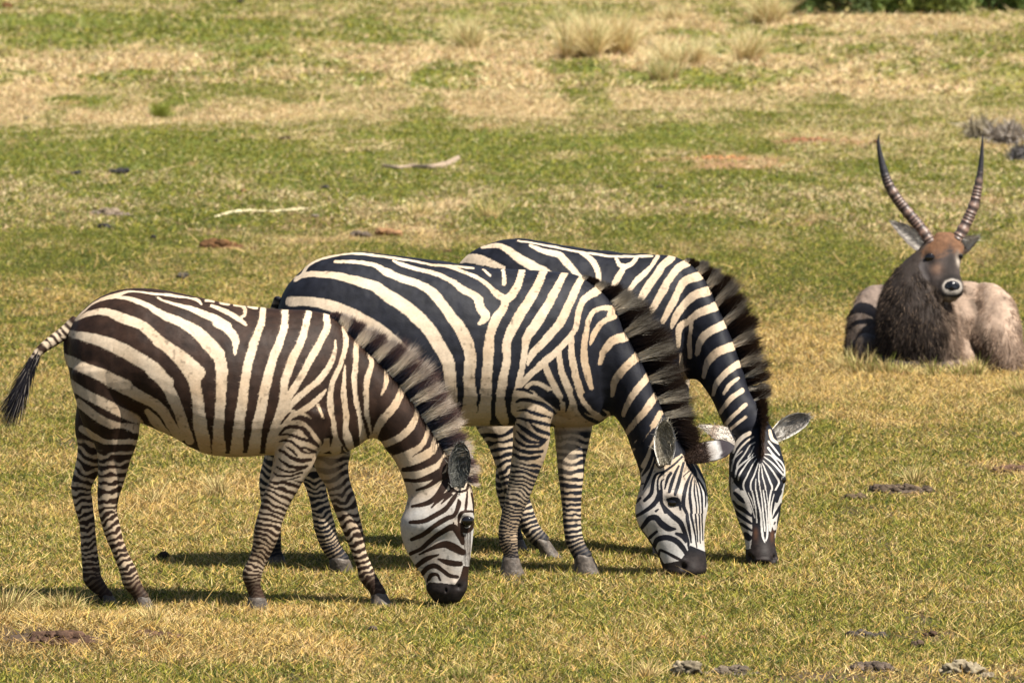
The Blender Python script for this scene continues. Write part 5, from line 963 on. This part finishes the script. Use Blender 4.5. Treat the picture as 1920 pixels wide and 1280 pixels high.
pile("dung_heap", 12, 14, 18, 11, 8, (.11, .05, .03), "brown dung heap in the top left corner far away", "dung", GD, 18)
pile("dung_heap", 450, 6, 14, 8, 5, (.06, .055, .06), "dark lump at the far top edge left of centre", "dung", GD, 19)
pile("dung_heap", 52, 224, 9, 7, 3, DK, "small dark lump within the straw band at the left edge", "dung", GD, 20)
pile("dung_heap", 612, 353, 9, 5, 3, DK, "two tiny black pellets on green grass left of the fallen branch", "dung", GD, 21, .8)
pile("dung_heap", 460, 362, 13, 8, 5, (.16, .09, .05), "small orange brown dung heap between the reed and the far dung lumps", "dung", GD, 22)
pile("dung_heap", 285, 447, 7, 6, 2, DK, "tiny black pellet left of the large reddish brown heap", "dung", GD, 23, .8)
pile("dung_heap", 468, 467, 18, 5, 7, (.11, .065, .04), "thin dark brown crumbs right of the large reddish brown heap", "dung", GD, 24)
pile("dung_heap", 590, 407, 11, 8, 4, (.17, .15, .15), "small grey lump at the right end of the pale reed", "dung", GD, 25, .6)
pile("dung_heap", 90, 544, 9, 5, 4, GY, "flat grey crumbs at the left edge above the front zebra's tail", "dung", GD, 26, .7)
pile("dung_heap", 1855, 1026, 20, 7, 6, (.11, .07, .05), "flat brown dung patch near the right edge level with the muzzles", "dung", GD, 27, .6)
pile("dung_heap", 1315, 1198, 12, 8, 5, (.16, .08, .05), "small reddish brown dung lump above the pale stone in the foreground", "dung", GD, 28, .6)
GS = "bare earth heaps among the grass"
pile("earth_heap", 205, 402, 34, 17, 20, (.17, .14, .13), "low grey earth heap above the blue black dung at the left", "earth heap", GS, 31, .4)
pile("earth_heap", 674, 444, 17, 14, 9, (.12, .10, .10), "small grey earth heap left of the straw mound behind the zebras", "earth heap", GS, 32, .5)
pile("earth_heap", 728, 441, 27, 17, 16, (.28, .17, .11), "brown straw covered earth heap behind the middle zebra's back", "earth heap", GS, 33, .45)
pile("earth_heap", 120, 1200, 64, 20, 60, (.085, .052, .045), "dark crumbly earth heap in the left foreground under dry grass", "earth heap", GS, 34, .5)
pile("earth_heap", 300, 1190, 46, 10, 24, (.10, .06, .048), "brown crumbled earth right of the dark crumbly foreground heap", "earth heap", GS, 35, .5)
pile("earth_heap", 1690, 922, 58, 22, 60, (.085, .065, .058), "long dark overturned earth heap on the right, level with the zebra heads", "earth heap", GS, 36, .45)
pile("earth_heap", 1605, 936, 28, 14, 22, (.10, .075, .06), "small brown earth heap touching the left end of the long dark one", "earth heap", GS, 37, .5)
pile("earth_heap", 1898, 884, 36, 20, 30, (.11, .07, .06), "reddish earth heap at the right edge above the long dark one", "earth heap", GS, 38, .45)
pile("earth_heap", 1370, 1262, 50, 15, 36, (.12, .10, .095), "grey earth ridge along the bottom edge right of the pale stone", "earth heap", GS, 39, .6)
pile("earth_heap", 1640, 1256, 55, 17, 46, (.10, .08, .08), "dark earth ridge along the bottom edge left of the large pale stone", "earth heap", GS, 40, .6)
pile("earth_heap", 1350, 298, 60, 5, 26, (.40, .21, .12), "orange bare earth strip in the middle distance left of the antelope horns", "earth heap", GS, 41, .8)
pile("earth_heap", 1515, 265, 46, 9, 26, (.24, .12, .08), "red brown earth patch further back than the orange strip", "earth heap", GS, 42, .6)
pile("earth_heap", 1645, 272, 16, 11, 8, (.09, .05, .04), "dark brown earth lump next to the antelope's left horn tip", "earth heap", GS, 43, .5)
GR = "pale stones along the bottom edge"
pile("stone", 1292, 1266, 40, 30, 4, (.24, .21, .185), "pale rounded stone half sunk in grass at the bottom, right of centre", "stone", GR, 51, .6, .9)
pile("stone", 1795, 1262, 60, 24, 8, (.27, .24, .21), "large pale stone half sunk in grass at the bottom right", "stone", GR, 52, .6, .9)
pile("stone", 1845, 1273, 24, 12, 4, (.22, .19, .17), "small pale stone touching the right side of the large one", "stone", GR, 53, .7, .8)
# fallen branch
def stick(name, pts, colr, label, cat, sd, dz=.02, group=None):
    P = []
    for (x, y, r) in pts:
        g = G(x, y + r)[0]; P.append((x, y, r, g[1]))
    v, t, q = path_tube(P, m=14, seg=12, flat=1); N = v * 0
    k = (fbm(v[:, 0] * 18, v[:, 1] * 18, v[:, 2] * 40, 3, sd) - .5); v[:, 2] += k * .02; v[:, 1] += k * .02
    c = np.array(colr)[None] * (.55 + .9 * fbm(v[:, 0] * 15, v[:, 1] * 15, v[:, 2] * 60, 3, sd + 3))[:, None]
    return tag(mesh(name, v, t, q, c, M_dung), label, cat, group)
stick("fallen_branch", [(718, 311, 3.5), (745, 314, 3.6), (775, 312, 4), (805, 313, 4.6), (832, 309, 5), (850, 301, 5), (862, 295, 4.6)], (.36, .27, .20), "weathered grey brown branch lying on the grass behind the zebras", "branch", 3)
stick("dry_reed", [(403, 406, 1.5), (425, 400, 2.4), (452, 396, 3.2), (480, 396, 2.4), (515, 396, 1.8), (550, 393, 2.2), (590, 390, 1.2)], (.66, .58, .36), "long pale reed stem lying on the grass at the left", "reed", 5)
stick("dry_reed", [(1770, 1130, .8), (1820, 1129, 1.2), (1870, 1128, 1.2), (1925, 1127, 1)], (.62, .52, .32), "thin straight pale stem lying near the right edge in the foreground", "reed", 7)
stick("dry_reed", [(400, 1012, 1), (430, 1008, 1.3), (460, 1006, 1.3), (484, 1000, 1)], (.62, .50, .30), "pale stem lying beside the front zebra's foreleg", "reed", 8)
# tussocks of tall dry grass
def tussock(px, py, h, wd, n, label, dry=1.0, sd=0, green=.1):
    r_ = np.random.default_rng(100 + sd); g = G(px, py)[0]; s = g[1] / F; H = h * s * (1.75 if py < 300 else 1.15); Wd = wd * s * (.75 if py < 300 else .8); n = n if py < 300 else int(n * .5)
    a = r_.uniform(0, 2 * math.pi, n); rad = np.abs(r_.normal(0, .30, n)); nk = 6; ks = r_.integers(0, nk, n); kx = r_.normal(0, .42, nk)[ks]; ky = r_.normal(0, .4, nk)[ks]; kl = r_.uniform(.45, 1.15, nk)[ks]; kt = r_.normal(0, .22, nk)[ks]
    root = np.stack([g[0] + (np.cos(a) * rad * .5 + kx) * Wd, g[1] + (np.sin(a) * rad * .5 + ky) * Wd, 0 * a], -1); root[:, 2] = gz(root[:, 0], root[:, 1])
    kk = .35; d = np.stack([np.cos(a) * rad * kk + r_.normal(0, .20, n) + kt, np.sin(a) * rad * kk + r_.normal(0, .30, n), np.ones(n) * r_.uniform(.5, 1.1, n)], -1)
    c = C_DRY * r_.uniform(.55, 1.35, (n, 1)) * (np.array([1.25, 1.25, 1.5]) if py < 200 else 1); gm = r_.random(n) < green; c[gm] = C_GREEN * 1.2
    bend = np.stack([np.cos(a) * .25, np.sin(a) * .25, -.2 + 0 * a], -1) + r_.normal(0, .12, (n, 3))
    ln = H * kl * r_.uniform(.25, 1.15, n)
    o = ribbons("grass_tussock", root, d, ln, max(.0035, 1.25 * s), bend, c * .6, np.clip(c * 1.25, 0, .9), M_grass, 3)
    tag(o, label, "grass tussock", "tall dry grass tussocks in the meadow")
tussock(1095, 108, 62, 55, 1500, "tall pale straw tussock, leftmost of the two big ones at the top", sd=1)
tussock(1168, 104, 66, 50, 1500, "tall pale straw tussock, right neighbour of the leftmost big one at the top", sd=2)
tussock(878, 92, 44, 40, 800, "pale straw tussock with a dark foot left of the two big ones", sd=3, green=.2)
tussock(1437, 44, 55, 34, 700, "upright golden tussock touching the top edge in front of the bushes", sd=4)
tussock(1300, 122, 40, 60, 900, "wide low straw tussock right of the two big ones", sd=5)
tussock(1405, 112, 48, 46, 800, "straw tussock below the upright golden one", sd=6)
tussock(1262, 36, 28, 34, 400, "small straw tussock near the top edge, right of the big ones", sd=7)
tussock(1240, 150, 34, 36, 500, "loose straw tussock below the wide low one", sd=8, green=.3)
tussock(300, 222, 22, 18, 350, "small dark green tuft within the far straw band at the left", sd=9, green=1.0)
tussock(922, 405, 42, 46, 420, "sparse straw tussock just behind the rear zebra's back", sd=10, green=.2)
tussock(790, 405, 34, 40, 360, "sparse straw tussock behind the middle zebra's back", sd=11, green=.2)
tussock(1600, 692, 46, 60, 1100, "golden grass tuft at the left foot of the resting antelope", sd=12, green=.15)
tussock(1668, 700, 44, 60, 1100, "golden grass tuft in front of the antelope's dark neck", sd=13, green=.25)
tussock(1748, 706, 40, 60, 1000, "golden grass tuft in front of the antelope's chest", sd=14, green=.25)
tussock(1830, 704, 38, 56, 900, "golden grass tuft in front of the antelope's pale haunch", sd=15, green=.2)
tussock(1915, 740, 44, 30, 420, "golden grass tuft at the right edge below the antelope", sd=16, green=.2)
tussock(390, 930, 58, 66, 520, "straw tuft on the grass between the front zebra's belly and feet", sd=17, green=.05)
tussock(285, 945, 46, 46, 300, "thin straw tuft right of the front zebra's hind legs", sd=18, green=.1)
tussock(290, 1168, 58, 50, 420, "pale straw tuft hiding the hind hoof of the front zebra", sd=19, green=.1)
tussock(130, 1150, 60, 60, 700, "straw tuft in the left foreground under the front zebra's tail", sd=20, green=.2)
tussock(60, 1150, 62, 90, 1300, "brown straw tuft in the left foreground at the picture edge", sd=21, green=.15)
tussock(1160, 880, 54, 40, 320, "golden grass tuft between the middle zebra's foreleg and head", sd=22, green=.3)
tussock(1210, 1272, 48, 34, 260, "fan of golden stalks at the bottom edge left of the pale stone", sd=23, green=.0)
tussock(1720, 905, 50, 46, 260, "pale stalks leaning over the long dark earth heap", sd=24, green=.1)
tussock(860, 1272, 40, 60, 360, "short mixed tuft at the bottom edge below the front zebra's head", sd=25, green=.5)
# bushes beyond the meadow
def bush(px, py, wpx, hpx, n, colr, label, name="bush", sd=0, leaf=.10, cat="bush", group="green bushes beyond the meadow"):
    r_ = np.random.default_rng(300 + sd); g = G(px, py)[0]; s = g[1] / F; w_, h_ = wpx * s, hpx * s
    k = 26; cc_ = np.stack([r_.normal(0, .5, k) * w_, r_.normal(0, .45, k) * w_ * .8, r_.uniform(.1, .85, k) * h_], -1)
    idx = r_.integers(0, k, n); p = cc_[idx] + r_.normal(0, 1, (n, 3)) * np.array([w_, w_, h_]) * .14
    p[:, 2] = np.abs(p[:, 2]); p[:, :2] += g[:2]; p[:, 2] += gz(p[:, 0], p[:, 1])
    d = r_.normal(0, 1, (n, 3)) + np.array([0, 0, .5]); c = np.array(colr)[None] * r_.uniform(.6, 1.9, (n, 1)) * (.6 + .8 * noise(idx * 3.1, 0, 0, sd))[:, None]
    root = empty(name, tuple(g), label, cat, group)
    adopt(ribbons("foliage", p, d, leaf * r_.uniform(.6, 1.4, n), leaf * (.55 if name == 'bush' else .14), r_.normal(0, .2, (n, 3)), c, c, M_leaf, 2), root)
    parts = []
    for i in range(7):
        a = r_.uniform(0, 6.28); e = cc_[i] * np.array([1, 1, .9]); t = np.linspace(0, 1, 8)[:, None]
        ctr = np.array([g[0], g[1], g[2]]) + e * t + np.array([0, 0, .3 * h_]) * (t - t * t); rr = (.05 - .035 * t) * max(h_, .6) * .5
        ph = np.linspace(0, 2 * math.pi, 8, endpoint=False)
        parts.append(tube(ctr[:, None] + np.stack([np.cos(ph), np.sin(ph), 0 * ph], -1)[None] * rr[:, None], cap=False))
    v, t, q = merge(parts); adopt(mesh("stem", v, t, q, np.tile([.10, .07, .05], (len(v), 1)), M_dung), root)
bush(1505, 27, 42, 130, 5200, (.11, .17, .05), "dark green bush at the top edge, first one right of the golden tussock", sd=1)
bush(1575, 27, 50, 150, 5200, (.07, .10, .035), "darkest bush at the top edge with bare twigs showing", sd=2)
bush(1660, 25, 56, 150, 5600, (.14, .20, .05), "lighter green bush at the top edge, middle of the row", sd=3)
bush(1755, 24, 60, 140, 5600, (.18, .22, .055), "yellowish green bush at the top edge right of the middle one", sd=4)
bush(1860, 22, 60, 140, 5600, (.11, .17, .05), "green bush in the top right corner", sd=5)
bush(1932, 20, 50, 140, 4000, (.14, .19, .05), "bush cut by the right picture edge at the top", sd=6)
bush(1838, 262, 20, 30, 420, (.30, .26, .19), "low grey dead shrub near the antelope's right horn tip", name="dead_shrub", sd=7, leaf=.16, cat="shrub", group="grey dead shrubs on the right")
bush(1890, 268, 26, 26, 520, (.30, .26, .22), "wide grey dead shrub at the right edge beside the smaller one", name="dead_shrub", sd=8, leaf=.16, cat="shrub", group="grey dead shrubs on the right")
bush(1912, 300, 14, 22, 260, (.12, .11, .11), "small dark dead shrub at the right edge below the wide grey one", name="dead_shrub", sd=9, leaf=.12, cat="shrub", group="grey dead shrubs on the right")
